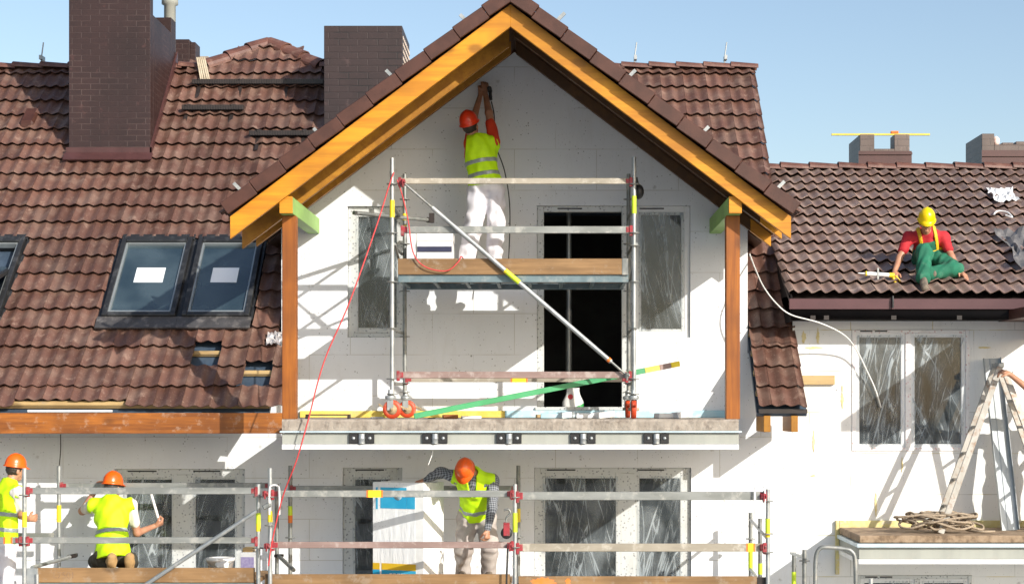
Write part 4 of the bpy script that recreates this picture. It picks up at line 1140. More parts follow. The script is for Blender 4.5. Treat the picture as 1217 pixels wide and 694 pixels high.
for k, (px, w, lab) in enumerate(((660, .34, 'bent white foam slab on the balcony in front of the door'), (705, .42, 'white foam slab on the balcony near the right castor'), (795, .3, 'broken white foam piece right of the tower'))):
    c = P(px, 0, -1.0); mb = MB(); rg = random.Random(k)
    mb.obox((c.x, -1.0, -.135), (1,.1*k,0), (-.1*k,1,0), (.12,0,1), w/2, .12, .03); mb.obox((c.x+.12, -1.1, -.125), (1,.5,.1), (-.5,1,0), (0,0,1), w/4, .08, .035)
    tag(mb.build('foam_slab', m_white if k else m_bfoam, None, .008), lab, 'foam slab')
# steel prop and bag in the doorway
mb = MB(); c = P(676, 0, .9); mb.tube([(c.x, .9, -.2), (c.x, .9, 2.58)], .033, 12); mb.tube([(c.x, .9, -.2), (c.x, .9, 1.2)], .04, 12)
tag(mb.build('steel_prop', m_alu, None), 'grey steel prop standing in the dark doorway', 'prop')
bag = MB(); bag.smooth = True; c = P(681, 485, .35)
def bagz(t): return (.15*(1-.42*t)-.015*math.sin(t*9), .09*(1-.6*t))
vs = []; fs = []; n = 16; rows = 12
for j in range(rows+1):
    t = j/rows; rx, ry_ = bagz(t)
    for k in range(n):
        a = 2*math.pi*k/n; w = 1+.06*mnoise.noise(V((k*.7, j*.5, 2)))
        cx, sx = math.cos(a), math.sin(a)
        vs.append((c.x+rx*w*math.copysign(abs(cx)**.6, cx), .35+ry_*w*math.copysign(abs(sx)**.6, sx), -.2+.40*t))
for j in range(rows):
    for k in range(n): l = (k+1) % n; fs.append((j*n+k, j*n+l, (j+1)*n+l, (j+1)*n+k))
fs.append(tuple(rows*n+k for k in range(n))); bag.add(vs, fs)
m_bag, nt_b, bb_ = base_mat('printed_sack'); Tb = NT(nt_b); oz = Tb.sep(Tb.obj())
slope = Tb.math('ADD', oz[2], Tb.math('MULTIPLY', oz[0], -.45))
colb = Tb.mix(Tb.math('LESS_THAN', slope, .15), (.62,.62,.60), (.03,.26,.06))
dx = Tb.math('ADD', Tb.math('POWER', Tb.math('ADD', oz[0], .03), 2.0), Tb.math('POWER', Tb.math('SUBTRACT', oz[2], .29), 2.0))
colb = Tb.mix(Tb.math('LESS_THAN', dx, .0011), colb, (.45,.03,.04)); Tb.l(colb, bb_.inputs['Base Color'])
tag(bag.build('cement_sack', m_bag, None), 'upright white and green sack inside the doorway', 'sack')
# white box on the tower deck
wbx = thing('box', P(517, 320, -1.0), 'white box with dark blue stripe on the tower deck', 'box')
a, b = P(495, 0, -1.0), P(538, 0, -1.0); zt_ = P(0, 277, -1.0).z
mb = MB(); mb.box(a.x, b.x, -1.0, -.65, DECK_T, zt_-.10); mb.build('carton', m_white, wbx, .006)
mb = MB(); mb.box(a.x-.004, b.x+.004, -1.004, -.646, zt_-.098, zt_); mb.build('lid', m_white, wbx, .006)
mb = MB(); mb.box(a.x+.01, b.x-.01, -1.0065, -1.0045, P(0, 299.5, -1).z, P(0, 293, -1).z); mb.build('blue_band', M('navy_band', (.025,.03,.07), (.03,.035,.08), .5), wbx)
# bucket and small carton on the left bay
bk = thing('bucket', P(262, 680, -.85), 'squat white bucket with rim on the left scaffold deck', 'bucket')
c = P(262, 0, -.85); mb = MB(); mb.lathe((c.x, -.85, LDECK), (0,0,1), [(0,.002),(.125,.002),(.155,.15),(.165,.151),(.168,.185),(.158,.187),(.150,.178),(0,.180)], 26); mb.build('pail', m_white, bk)
mb = MB(); mb.tube(spline([(c.x-.165, -.85, LDECK+.16), (c.x-.1, -.99, LDECK+.11), (c.x+.06, -1.03, LDECK+.08), (c.x+.165, -.85, LDECK+.16)], 6), .005, 6); mb.build('wire_handle', m_alu, bk)
mb = MB(); mb.smooth = True; mb.ellipsoid((c.x+.05, -1.0, LDECK+.12), .09, .03, .06, 10, 7, .5); mb.build('rag', m_white, bk)
cb = thing('box', P(294, 680, -.7), 'grey carton with purple print beside the bucket', 'box')
a, b = P(285, 0, -.7), P(303, 0, -.7); zt_ = P(0, 656, -.7).z
mb = MB(); mb.box(a.x, b.x, -.7, -.45, LDECK, zt_); mb.build('carton', M('grey_carton', (.5,.52,.53), (.43,.45,.47), .7, 5), cb, .004)
mb = MB(); mb.box(a.x+.012, b.x-.012, -.7025, -.7005, LDECK+.02, zt_-.055); mb.build('purple_print', M('purple_print', (.17,.15,.30), (.24,.22,.36), .6, 30), cb)
mb = MB(); mb.box(a.x+.03, b.x-.03, -.68, -.5, zt_+.001, zt_+.05); mb.build('folded_flap', m_raw, cb, .004)
# pack of insulation boards
pk = thing('insulation_pack', P(480, 690, -1.1), 'shrink-wrapped white pack of insulation boards with blue and yellow print', 'insulation pack')
A_ = P(443.5, 690, -1.12); A_.z = MDECK+.002; th = R(24); fx = V((math.cos(th), -math.sin(th), 0)); fy = V((math.sin(th), math.cos(th), 0))
wF = .66; wS = .50; hh = P(0, 572.5, -1.12).z-MDECK
ctr = A_+fx*wF/2+fy*wS/2
mb = MB(); nb_ = 9
for i in range(nb_): mb.obox(ctr+fy*(-wS/2+wS*(i+.5)/nb_)+V((0,0,hh/2)), fx, fy, (0,0,1), wF/2-.003, wS/nb_/2-.002, hh/2-.004*((i*7) % 3))
mb.build('boards', M('white_foam_core', (.80,.81,.80), (.74,.75,.74), .7, 8), pk, .004)
m_wrap, ntw, bw_ = base_mat('printed_wrap'); Tw = NT(ntw)
vv = Tw.obj((1,1,1)); d_, c_ = Tw.voro(vv, 30)
nzw = Tw.ramp(Tw.noise(Tw.obj(), 2.2, 4), .42, .62)
colw = Tw.mix(Tw.math('MULTIPLY', Tw.ramp(d_, .12, .26, .6, 0), nzw), (.78,.80,.81), (.35,.36,.40)); Tw.l(colw, bw_.inputs['Base Color']); bw_.inputs['Roughness'].default_value = .18; bw_.inputs['Coat Weight'].default_value = .3
Tw.bump(Tw.noise(Tw.obj((5,5,1.2)), 3, 3), .5, .02, bw_)
def face(mb, u0, u1, z0, z1, n): mb.obox(A_+fx*(u0+u1)/2+V((0,0,(z0+z1)/2))-fy*n, fx, fy, (0,0,1), (u1-u0)/2, .0008, (z1-z0)/2)
mb = MB(); face(mb, .0, wF-.11, .004, hh-.004, .004); mb.build('wrap_front', m_wrap, pk)
ZC = P(0,676.5,-1.14).z-MDECK; ZY = P(0,668.5,-1.14).z-MDECK
m_cyan = M('cyan_print', (.02,.33,.58), (.05,.42,.66), .3, 3)
for r_ in ((.04,.065,hh-.31,hh-.06), (.10,.44,hh-.30,hh-.06), (.442,.55,hh-.30,hh-.13), (.0,.09,.0,ZC), (.115,.56,0,ZC)): mb = MB(); face(mb, *r_, .007); mb.build('cyan_print', m_cyan, pk)
mb = MB(); c = A_+fx*.33+V((0,0,hh-.15))-fy*.0085; mb.lathe(c, -fy, [(.055,0),(.055,.001),(.0,.001)], 18); mb.build('pale_disc', M('pale_disc', (.35,.52,.60), (.45,.58,.64), .3, 20), pk)
mb = MB(); face(mb, .0, .09, ZC+.002, ZY, .007); face(mb, .115, .56, ZC+.002, ZY, .007); mb.build('yellow_print', M('ochre_print', (.70,.47,.03), (.66,.42,.02), .35), pk)
mb = MB()
for i, u in enumerate((.22, .27, .32, .37, .41, .46)): face(mb, u, u+(.03 if i % 2 else .035), ZC-.13, ZC-.035, .0085)
mb.build('white_letter_tops', m_white, pk)
# ------------------------------------------------------------------ right balcony things
coil = MB(); rg = random.Random(8); c = P(1116, 0, -.95); zt = -1.49
pts = []
for k in range(190):
    a = k*.42+rg.uniform(-.1, .1); rr = (.25+.13*math.sin(k*.31)+rg.uniform(-.05, .05)); sh = .10*math.sin(k*.083)
    pts.append(V((c.x+sh+1.12*rr*math.cos(a), -.93+.62*rr*math.sin(a)*.8, zt+.025+.21*abs(math.sin(k*.23))*(1-abs(rr-.22)*1.6)+.02*rg.random())))
pts = [V((c.x+.62, -1.05, zt+.02)), V((c.x+.45, -1.1, zt+.02))]+pts
coil.tube(spline(pts, 4), .0145, 6)
tag(coil.build('rope_coil', M('grey_brown_rope', (.36,.29,.21), (.27,.21,.15), .8, 40, bump=.5, bsc=120)), 'tangled grey-brown rope lying on the right balcony', 'rope')
ld = thing('step_ladder', P(1190, 640, -.8), 'worn white folding ladder standing on the right balcony', 'ladder')
m_lad = M('paint_spattered_aluminium', (.44,.42,.38), (.36,.34,.30), .5, 9, (1,1,.5), metal=.2, dirt=(.26,.16,.10), dirt_amt=.8, dirt_sc=11)
top = P(1187, 436, -.75)
zt = -1.494
def leg_to(p, q, w=.078, t=.03): mb = MB(); mb.bar(p, q, t, w, up=(1,0,.3)); return mb
for yy in (0, .30):
    fl = V((P(1127, 612, -1.0).x-.1, -1.05+yy, zt)); fr = V((P(1262, 640, -.9).x, -1.05+yy, zt))
    tp = top+V((0, yy*.75-.05, 0))
    mb = MB(); mb.bar(fl, tp, .03, .072, up=(1,0,.3)); mb.build('leg', m_lad, ld, .004)
    mb = MB(); mb.bar(fr, tp+V((.05, 0, -.04)), .03, .07, up=(1,0,-.3)); mb.build('leg', m_lad, ld, .004)
for k in range(1, 6):
    t = k/6.3
    for f0 in (V((P(1127, 612, -1.0).x-.1, -1.05, zt)), V((P(1262, 640, -.9).x, -1.05, zt))):
        p = f0+(top+V((0,-.05,0))-f0)*t; mb = MB(); mb.bar(p+V((0,.02,0)), p+V((0,.28-.07*t,0)), .035, .03); mb.build('rung', m_lad, ld, .003)
mb = MB(); mb.obox(top+V((.02,.12,.02)), (1,0,0), (0,1,0), (0,0,1), .035, .16, .03); mb.build('hinge_head', m_alu, ld, .01)
pr = MB(); p0, p1 = P(1178, 426, -.12), P(1200, 629, -.55); p1.z = -1.494
d = (p1-p0).normalized(); x = V((1,0,0)); x = (x-d*x.dot(d)).normalized(); n = d.cross(x)
if n.y > 0: n = -n
for (u0, u1, n0, n1) in ((-.10, .10, 0, .004), (-.104, -.1, 0, .06), (.1, .104, 0, .06), (-.02, .02, .004, .012)):
    pr.obox((p0+p1)/2+x*(u0+u1)/2+n*(n0+n1)/2, x, n, d, (u1-u0)/2, (n1-n0)/2, (p1-p0).length/2)
tag(pr.build('metal_channel', M('dull_zinc', (.42,.45,.46), (.36,.39,.40), .4, 4, metal=.5)), 'long grey metal channel leaning on the right wall', 'metal channel')
# ------------------------------------------------------------------ on the right roof
sl = thing('spirit_level', V((CH_TOP[0]+.3, CH_TOP[2]+.1, CH_TOP[3])), 'yellow spirit level laid across the notched chimney', 'spirit level')
mb = MB(); a, b = P(988, 160.5, CH_TOP[2]+.12), P(1105, 162, CH_TOP[2]+.12); zl = CH_TOP[3]+.016; mb.box(a.x, b.x, CH_TOP[2]+.1, CH_TOP[2]+.13, zl-.014, zl+.014); mb.build('beam', M('yellow_level', (.72,.52,.08), (.66,.46,.06), .4), sl, .003)
mb = MB(); c = P(1063, 158, CH_TOP[2]+.12); mb.box(c.x-.055, c.x+.055, CH_TOP[2]+.09, CH_TOP[2]+.14, zl+.0145, zl+.05); mb.build('red_block', m_orange_b, sl, .006)
def on_right(px, Y, h=.0): q = P(px, 0, Y); return V((q.x, Y, right_z(Y)+h))
sg = thing('sealant_gun', on_right(1045, -.12, .1), 'sealant gun with white tube and yellow grip on the roof edge', 'sealant gun')
c = on_right(1046, -.15, .135); dx = V((1, .05, -.06)).normalized()
mb = MB(); mb.tube([c-dx*.17, c+dx*.12], .026, 12); mb.build('tube', m_white, sg)
mb = MB(); mb.tube([c-dx*.17, c-dx*.2, c-dx*.27], .014, 8, r2=.005); mb.build('nozzle', m_paper, sg)
mb = MB(); mb.tube([c-dx*.18, c-dx*.165], .03, 12); mb.tube([c+dx*.11, c+dx*.17], .03, 12); mb.tube([c+dx*.15, c+dx*.20+V((0,0,-.11))], .018, 8); mb.tube([c+dx*.19, c+dx*.25+V((0,0,-.07))], .010, 8); mb.build('grip', m_yel, sg)
mb = MB(); mb.bar(c-dx*.03+V((0,-.02,-.06)), c-dx*.03+V((0,-.02,.075)), .02, .02); mb.build('cradle', m_alu, sg)
def crumple(name, px, Y, rx, ry, rz, label, m, seed):
    mb = MB(); mb.smooth = False; c = on_right(px, Y, .08); vs = []; fs = []; n = 9
    for j in range(n+1):
        for i in range(n+1):
            u = (i/n-.5)*2; w = (j/n-.5)*2; q = V((u, w, 0)); e = 1+.4*mnoise.noise(V((u*1.7, w*1.7, seed)))
            x = c.x+u*rx*e; y = Y+w*ry*e; vs.append((x, y, right_z(y)+.07+rz*(abs(mnoise.noise(V((u*2.5, w*2.5, seed+3))))*1.6)))
    for j in range(n):
        for i in range(n): a = j*(n+1)+i; fs.append((a, a+1, a+n+2, a+n+1))
    mb.add(vs, fs); o = mb.build(name, m); tag(o, label, 'plastic scrap'); return o
crumple('plastic_scrap', 1192, 2.65, .17, .25, .07, 'crumpled white plastic scrap high on the right roof', m_white, 1)
crumple('plastic_scrap', 1222, .75, .26, .5, .12, 'dark grey sheet bunched over the tiles at the right edge', M('grey_tarp', (.10,.095,.095), (.17,.16,.155), .4, 5, dirt=(.3,.28,.27), dirt_amt=.5), 5)
mb = MB(); mb.tube(spline([on_right(1181, 1.9, .09), on_right(1186, 2.0, .1), on_right(1197, 1.95, .1), on_right(1203, 1.8, .09), on_right(1195, 1.85, .1)], 6), .012, 6); tag(mb.build('plastic_scrap', m_white), 'thin white plastic loop lying below the scrap on the right roof', 'plastic scrap')
mb = MB(); c = on_right(1058, -.52, 0)
cord('hanging_pin', [P(1061, 352, -.49), P(1061, 358, -.5), P(1061, 366, -.5)], .014, m_black, 'short black strap end over the dark gutter')
# crumpled foil and a bundle of laths on the left roof
lb = MB(); rg = random.Random(1)
for k in range(5):
    a = P(234+k*2.2, 77, RY-.1); b = P(239+k*2.6, 97+rg.uniform(-2, 2), 3.62); a.z += .10; b.z = main_z(b.y)+.1+rg.uniform(0, .03); lb.bar(a, b, .022, .015)
tag(lb.build('lath_bundle', M('pale_laths', (.45,.39,.29), (.36,.3,.21), .8, 8)), 'small bundle of pale laths hung over the left ridge', 'laths')
fo = MB(); rg = random.Random(6)
for (px, v, w) in ((327, 3.3*.34, .11),):
    c = P(px, 0, ME_Y+v*.7071)
    vs = []; fs = []; n = 8
    for j in range(n+1):
        for i in range(n+1):
            u = (i/n-.5)*2; ww = (j/n-.5)*2; h = .075+.10*abs(mnoise.noise(V((u*2.6+px, ww*2.6, 2))))
            vs.append(roof_pt(c.x+u*w*.8, v+ww*w, h))
    for j in range(n):
        for i in range(n): a = j*(n+1)+i; fs.append((a, a+1, a+n+2, a+n+1))
    fo.add(vs, fs)
tag(fo.build('foil_sheet', M('crumpled_foil', (.55,.54,.55), (.3,.28,.29), .35, 6, metal=.3)), 'crumpled pale foil by the missing tiles beside the left gable post', 'foil')
# ------------------------------------------------------------------ people
def smin(a, b, k):
    h = np.clip(.5+.5*(b-a)/k, 0, 1)
    return b+(a-b)*h-k*h*(1-h)

class Field:
    def __init__(s, lo, hi, h):
        s.h = h; s.lo = np.array(lo)-h*3; n = np.ceil((np.array(hi)+h*3-s.lo)/h).astype(int)+1
        s.n = n; s.F = np.full(n, 9.0, dtype=np.float32)
        s.ax = [s.lo[i]+h*np.arange(n[i]) for i in range(3)]
    def block(s, lo, hi):
        a = [max(0, int((lo[i]-s.lo[i])/s.h)) for i in range(3)]; b = [min(s.n[i], int((hi[i]-s.lo[i])/s.h)+2) for i in range(3)]
        if any(b[i] <= a[i] for i in range(3)): return None
        sl = tuple(slice(a[i], b[i]) for i in range(3))
        X, Y, Z = np.meshgrid(s.ax[0][sl[0]], s.ax[1][sl[1]], s.ax[2][sl[2]], indexing='ij', sparse=True)
        return sl, X, Y, Z
    def dist(s, p, off, X, Y, Z):
        if p[0] == 'c':
            _, a, b, ra, rb = p; d = b-a; L2 = max(1e-9, float(d@d))
            px, py, pz = X-a[0], Y-a[1], Z-a[2]
            t = np.clip((px*d[0]+py*d[1]+pz*d[2])/L2, 0, 1)
            return np.sqrt((px-t*d[0])**2+(py-t*d[1])**2+(pz-t*d[2])**2)-(ra+(rb-ra)*t+off)
        _, c, Rm, r = p; r = np.array(r)+off
        px, py, pz = X-c[0], Y-c[1], Z-c[2]
        q = [(px*Rm[i][0]+py*Rm[i][1]+pz*Rm[i][2]) for i in range(3)]
        k0 = np.sqrt(sum((q[i]/r[i])**2 for i in range(3))); k1 = np.sqrt(sum((q[i]/r[i]**2)**2 for i in range(3)))
        return k0*(k0-1)/np.maximum(k1, 1e-6)
    def bounds(s, p, off, pad):
        if p[0] == 'c':
            m = max(p[3], p[4])+off+pad; return np.minimum(p[1], p[2])-m, np.maximum(p[1], p[2])+m
        m = max(p[3])+off+pad; return p[1]-m, p[1]+m
    def add(s, p, off=0.0, k=.03, sub=False):
        lo, hi = s.bounds(p, off, k+3*s.h); B = s.block(lo, hi)
        if B is None: return
        sl, X, Y, Z = B; d = s.dist(p, off, X, Y, Z).astype(np.float32)
        s.F[sl] = np.maximum(s.F[sl], -d) if sub else smin(s.F[sl], d, k)
    def cut(s, pt, n):
        """remove the side towards n"""
        n = np.array(n)/np.linalg.norm(n)
        X, Y, Z = np.meshgrid(*s.ax, indexing='ij', sparse=True)
        s.F = np.maximum(s.F, ((X-pt[0])*n[0]+(Y-pt[1])*n[1]+(Z-pt[2])*n[2]).astype(np.float32))
    def folds(s, amp, wl, seed=0, stretch=(1,1,.55)):
        X, Y, Z = np.meshgrid(*s.ax, indexing='ij', sparse=True); rg = np.random.RandomState(seed); f = 0
        for i in range(6):
            w = rg.normal(size=3)*np.array(stretch); w = w/np.linalg.norm(w)*2*np.pi/(wl*rg.uniform(.6, 1.7))
            ph = rg.uniform(0, 6.28); w2 = rg.normal(size=3)*7; 
            f = f+np.sin(X*w[0]+Y*w[1]+Z*w[2]+ph+.9*np.sin(X*w2[0]+Y*w2[1]+Z*w2[2]))
        s.F = s.F+(amp*f/2.4).astype(np.float32)
    def mesh(s):
        F = s.F; S = F < 0; n = F.shape
        c = [S[i:n[0]-1+i, j:n[1]-1+j, k:n[2]-1+k] for i in (0,1) for j in (0,1) for k in (0,1)]
        cnt = sum(x.astype(np.int8) for x in c); act = (cnt > 0) & (cnt < 8)
        I = np.argwhere(act); idx = np.full(act.shape, -1, dtype=np.int64); idx[act] = np.arange(len(I))
        pos = np.zeros((len(I), 3)); num = np.zeros(len(I))
        cor = [(i,j,k) for i in (0,1) for j in (0,1) for k in (0,1)]
        for a in range(8):
            for b in range(a+1, 8):
                da = np.array(cor[b])-np.array(cor[a])
                if abs(da).sum() != 1: continue
                fa = F[I[:,0]+cor[a][0], I[:,1]+cor[a][1], I[:,2]+cor[a][2]]; fb = F[I[:,0]+cor[b][0], I[:,1]+cor[b][1], I[:,2]+cor[b][2]]
                m = (fa < 0) != (fb < 0); t = np.where(m, fa/np.where(m, fa-fb, 1), 0)
                pos += np.where(m[:,None], np.array(cor[a])+t[:,None]*da, 0); num += m
        pos = (I+pos/num[:,None])*s.h+s.lo
        quads = []
        for ax in range(3):
            o = [(1,2),(2,0),(0,1)][ax]
            sl0 = [slice(1,-1)]*3; sl0[ax] = slice(0,-1); sl1 = [slice(1,-1)]*3; sl1[ax] = slice(1,None)
            A = S[tuple(sl0)]; B = S[tuple(sl1)]; E = np.argwhere(A != B)
            off = np.array([1,1,1]); off[ax] = 0; E2 = E+off
            fl = A[tuple(E.T)]
            def ci(d1, d2):
                q = E2.copy(); q[:,o[0]] -= d1; q[:,o[1]] -= d2; return idx[q[:,0], q[:,1], q[:,2]]
            q = np.stack([ci(1,1), ci(0,1), ci(0,0), ci(1,0)], 1)
            q[~fl] = q[~fl][:, ::-1]; quads.append(q)
        return pos, np.concatenate(quads)

def sdf_object(name, fld, m, parent=None, origin=None):
    pos, q = fld.mesh()
    me = bpy.data.meshes.new(name); o = bpy.data.objects.new(name, me)
    org = np.array(root_origin(parent)) if parent is not None else np.array(origin)
    me.from_pydata((pos-org).tolist(), [], q.tolist()); me.materials.append(m)
    me.polygons.foreach_set('use_smooth', [True]*len(q)); me.update(); COL.objects.link(o)
    if parent is not None: o.parent = parent
    else: o.location = (org[0], org[1], org[2]+Z0)
    return o

def A3(v): return np.array([v[0], v[1], v[2]], dtype=float)
def nrm(v): return v/np.linalg.norm(v)
def frame(fwd, up):
    up = nrm(up); f = fwd-up*(fwd@up); f = nrm(f); r = np.cross(f, up); return r, f, up      # right, forward, up

def hand_prims(w, d, n, thumb, curl, sc=1.0):
    """w wrist, d towards the fingers, n out of the palm, thumb side vector"""
    d = nrm(d); n = nrm(n-d*(n@d)); t = nrm(thumb-d*(thumb@d)-n*(thumb@n)); out = []
    k = w+d*.085*sc
    out.append(('c', w+d*.01*sc, k+t*.022*sc, .026*sc, .019*sc)); out.append(('c', w+d*.01*sc, k-t*.024*sc, .026*sc, .018*sc)); out.append(('c', w+d*.02*sc, k, .026*sc, .02*sc))
    for i, (off, L) in enumerate(((.031, .072), (.011, .080), (-.010, .075), (-.030, .058))):
        a = k+t*off*sc; spread = t*(off*.35)
        c1 = curl*.8+i*.05; c2 = curl*1.9
        v1 = nrm(d*math.cos(c1)+n*math.sin(c1)+spread); b = a+v1*L*.55*sc
        v2 = nrm(d*math.cos(c2)+n*math.sin(c2)+spread*.5); c = b+v2*L*.55*sc
        out.append(('c', a, b, .0115*sc, .0105*sc)); out.append(('c', b, c, .0105*sc, .009*sc))
    a = w+d*.03*sc+t*.028*sc; b = a+nrm(t*.8+d*.75+n*.35)*.045*sc; c = b+nrm(t*.25+d*.85+n*(.3+curl*.5))*.034*sc
    out.append(('c', a, b, .0155*sc, .0125*sc)); out.append(('c', b, c, .0125*sc, .0105*sc))
    return out

m_skin = M('tanned_skin', (.46,.235,.14), (.40,.19,.115), .5, 9)
m_hair = M('dark_hair', (.025,.017,.012), (.04,.028,.02), .6, 40)
m_vis = M('hi_vis_fabric', (.58,.93,.0), (.50,.84,.0), .7, 10)
m_reflect = M('reflective_tape', (.36,.40,.40), (.27,.31,.31), .4, 14, metal=.2)
m_helm_o = M('orange_helmet_shell', (.88,.125,.008), (.82,.105,.006), .3, 5, dirt=(.5,.12,.04), dirt_amt=.55, dirt_sc=14)
m_helm_r = M('red_orange_helmet_shell', (.78,.05,.012), (.7,.04,.01), .3, 5, dirt=(.4,.1,.05), dirt_amt=.3)
m_helm_y = M('yellow_helmet_shell', (.90,.66,.0), (.84,.58,.0), .3, 5)
m_wpants = M('white_work_cotton', (.74,.73,.76), (.66,.65,.70), .85, 6, dirt=(.45,.40,.42), dirt_amt=.45, dirt_sc=8)
m_beige = M('grey_beige_cotton', (.40,.36,.33), (.33,.29,.27), .85, 6, dirt=(.55,.52,.5), dirt_amt=.3)
m_gpants = M('green_work_cotton', (.012,.155,.085), (.010,.115,.065), .85, 6, dirt=(.10,.22,.15), dirt_amt=.4)
m_dpants = M('dark_work_cotton', (.05,.048,.035), (.035,.033,.026), .85, 6)
m_redshirt = M('red_shirt', (.50,.020,.028), (.42,.014,.022), .8, 5)
m_orshirt = M('orange_red_shirt', (.66,.055,.012), (.58,.04,.01), .8, 5)
m_whshirt = M('cream_shirt', (.72,.69,.62), (.66,.62,.55), .8, 5)
m_grshirt = M('grey_shirt', (.25,.27,.28), (.18,.2,.21), .8, 14)
m_harness = M('yellow_webbing', (.78,.48,.01), (.7,.42,.01), .6, 10)
m_boot = M('dusty_boot', (.20,.16,.12), (.13,.105,.08), .8, 12)
m_tan = M('tan_sole', (.45,.29,.13), (.36,.22,.09), .8, 10)
m_eye = M('eye', (.05,.03,.02), (.04,.03,.02), .2)
m_check, ntc, bc = base_mat('checked_shirt'); Tc = NT(ntc); oc = Tc.sep(Tc.obj())
def chk(s, f): return Tc.math('GREATER_THAN', Tc.math('SINE', Tc.math('MULTIPLY', s, f)), .1)
cx_ = Tc.math('ADD', chk(Tc.math('ADD', oc[0], Tc.math('MULTIPLY', oc[1], .6)), 230), chk(Tc.math('ADD', oc[2], Tc.math('MULTIPLY', oc[1], .6)), 230))
Tc.l(Tc.mix(Tc.math('MULTIPLY', cx_, .5), (.055,.06,.07), (.30,.32,.35)), bc.inputs['Base Color']); bc.inputs['Roughness'].default_value = .85

def person(label, J, st):
    J = {k: A3(v) for k, v in J.items()}; sc = st.get('sc', 1.0)
    up = nrm(J['nk']-J['pv']); rt, fw, up = frame(np.cross(up, nrm(J['shR']-J['shL'])), up)
    TR_ = [rt, fw, up]
    hr, hf, hu = frame(A3(st['look']), A3(st['headup'])); HR = [hr, hf, hu]; hd = J['hd']
    rib = J['nk']+(J['pv']-J['nk'])*.34; bel = J['nk']+(J['pv']-J['nk'])*.72
    # the trunk bends: the ribs follow the shoulders, the pelvis follows the hips
    up2 = nrm(J['nk']-rib)
    torso = [('e', rib, TR_, (.165*sc, .112*sc, .205*sc)), ('e', bel, TR_, (.150*sc, .105*sc, .17*sc)), ('e', J['pv'], TR_, (.168*sc, .118*sc, .12*sc)),
             ('c', J['shL'], J['shR'], .062*sc, .062*sc), ('c', J['nk']-up*.02, rib, .075*sc, .10*sc)]
    arms = []
    for s in 'LR':
        arms += [('c', J['sh'+s], J['el'+s], .056*sc, .042*sc, 'up'), ('c', J['el'+s], J['wr'+s], .043*sc, .028*sc, 'fo')]
    legs = []
    for s in 'LR':
        legs += [('c', J['hip'+s], J['kn'+s], .088*sc, .060*sc), ('c', J['kn'+s], J['an'+s], .060*sc, .040*sc)]
    C5 = lambda p: p[:5]
    head = [('e', hd+hu*.02, HR, (.076*sc, .096*sc, .098*sc)), ('c', hd-hu*.055*sc+hf*.035*sc, hd-hu*.085*sc+hf*.052*sc, .052*sc, .034*sc),
            ('c', J['nk']-up*.03, hd-hu*.06*sc-hf*.015*sc, .062*sc, .054*sc)]
    nose = [('c', hd-hu*.0*sc+hf*.092*sc, hd-hu*.035*sc+hf*.112*sc, .009*sc, .015*sc), ('c', hd+hu*.018*sc+hf*.088*sc+hr*.032*sc, hd+hu*.018*sc+hf*.088*sc-hr*.032*sc, .011*sc, .011*sc),
            ('c', hd-hu*.066*sc+hf*.092*sc+hr*.02*sc, hd-hu*.066*sc+hf*.092*sc-hr*.02*sc, .008*sc, .008*sc)]
    for s in (-1, 1):
        nose.append(('e', hd+hr*.079*s*sc-hu*.01*sc-hf*.005*sc, HR, (.012*sc, .020*sc, .032*sc)))
    hands = []
    for s in 'LR':
        H = st['hand'+s]; d = A3(H[0]); n = A3(H[1]); sg = 1 if s == 'R' else -1
        th = np.cross(nrm(d), nrm(n))*sg*(-1 if H[3:] and H[3] else 1)
        hands += hand_prims(J['wr'+s], d, n, th, H[2], 1.06*sc)
    feet = []
    for s in 'LR':
        feet.append((J['an'+s], J['to'+s]))
    pts = np.array([p for p in J.values()]); lo, hi = pts.min(0)-.26, pts.max(0)+.26
    # body
    f = Field(lo, hi, .0075)
    for p in torso: f.add(p, -.01, .05)
    for p in legs: f.add(p, -.024, .03)
    for p in arms: f.add(C5(p), 0, .025)
    for p in head: f.add(p, 0, .03)
    for p in nose: f.add(p, 0, .012)
    for p in hands: f.add(p, 0, .008)
    for a, t in feet: f.add(('c', a, t, .036*sc, .03*sc), 0, .03)
    for s in (-1, 1): f.add(('e', hd+hr*.033*s*sc+hf*.10*sc-hu*.002*sc, HR, (.016*sc, .014*sc, .011*sc)), 0, .01, sub=True)
    base = np.array([J['pv'][0], J['pv'][1], min(J['anL'][2], J['anR'][2], J['toL'][2], J['toR'][2])-.04])
    body = sdf_object('person', f, m_skin, None, base); tag(body, label, 'person', 'builders at work on the houses')
    e = MB()
    for s in (-1, 1): e.ellipsoid(V(hd+hr*.033*s*sc+hf*.085*sc-hu*.002*sc), .012*sc, .012*sc, .012*sc, 10, 8)
    e.build('eyes', m_eye, body)
    # hair
    f = Field(hd-.2, hd+.2, .009); f.add(('e', hd+hu*.022*sc-hf*.008*sc, HR, (.084*sc, .102*sc, .104*sc)), 0, .01); f.cut(hd+hf*.022*sc-hu*.02*sc, hf-hu*.55); f.cut(hd-hu*.075*sc, -hu); f.folds(.003, .03, 2)
    sdf_object('hair', f, st.get('hair', m_hair), body)
    # trousers
    f = Field(lo, hi, .0095)
    for p in torso[1:3]: f.add(p, .012, .05)
    f.cut(J['pv']+up*(.10*sc), up)
    for p in legs:
        e_ = 1 if p is legs[0] or p is legs[2] else st.get('cuff', 1)
        f.add(('c', p[1], p[1]+(p[2]-p[1])*e_, p[3], p[4]), .020+st.get('baggy', .008), .05)
    for s in 'LR':
        a, k = J['an'+s], J['kn'+s]; d = nrm(a-k); f.add(('c', k+(a-k)*.5, k+(a-k)*st.get('cuff', 1.02), .062*sc, .066*sc), st.get('baggy', .008), .04)
    f.folds(.0085, .13, st.get('seed', 1))
    for s in 'LR': 
        a, k = J['an'+s], J['kn'+s]
        if not st.get('nohem'): f.cut_local = None
    sdf_object('trousers', f, st['trousers'], body)
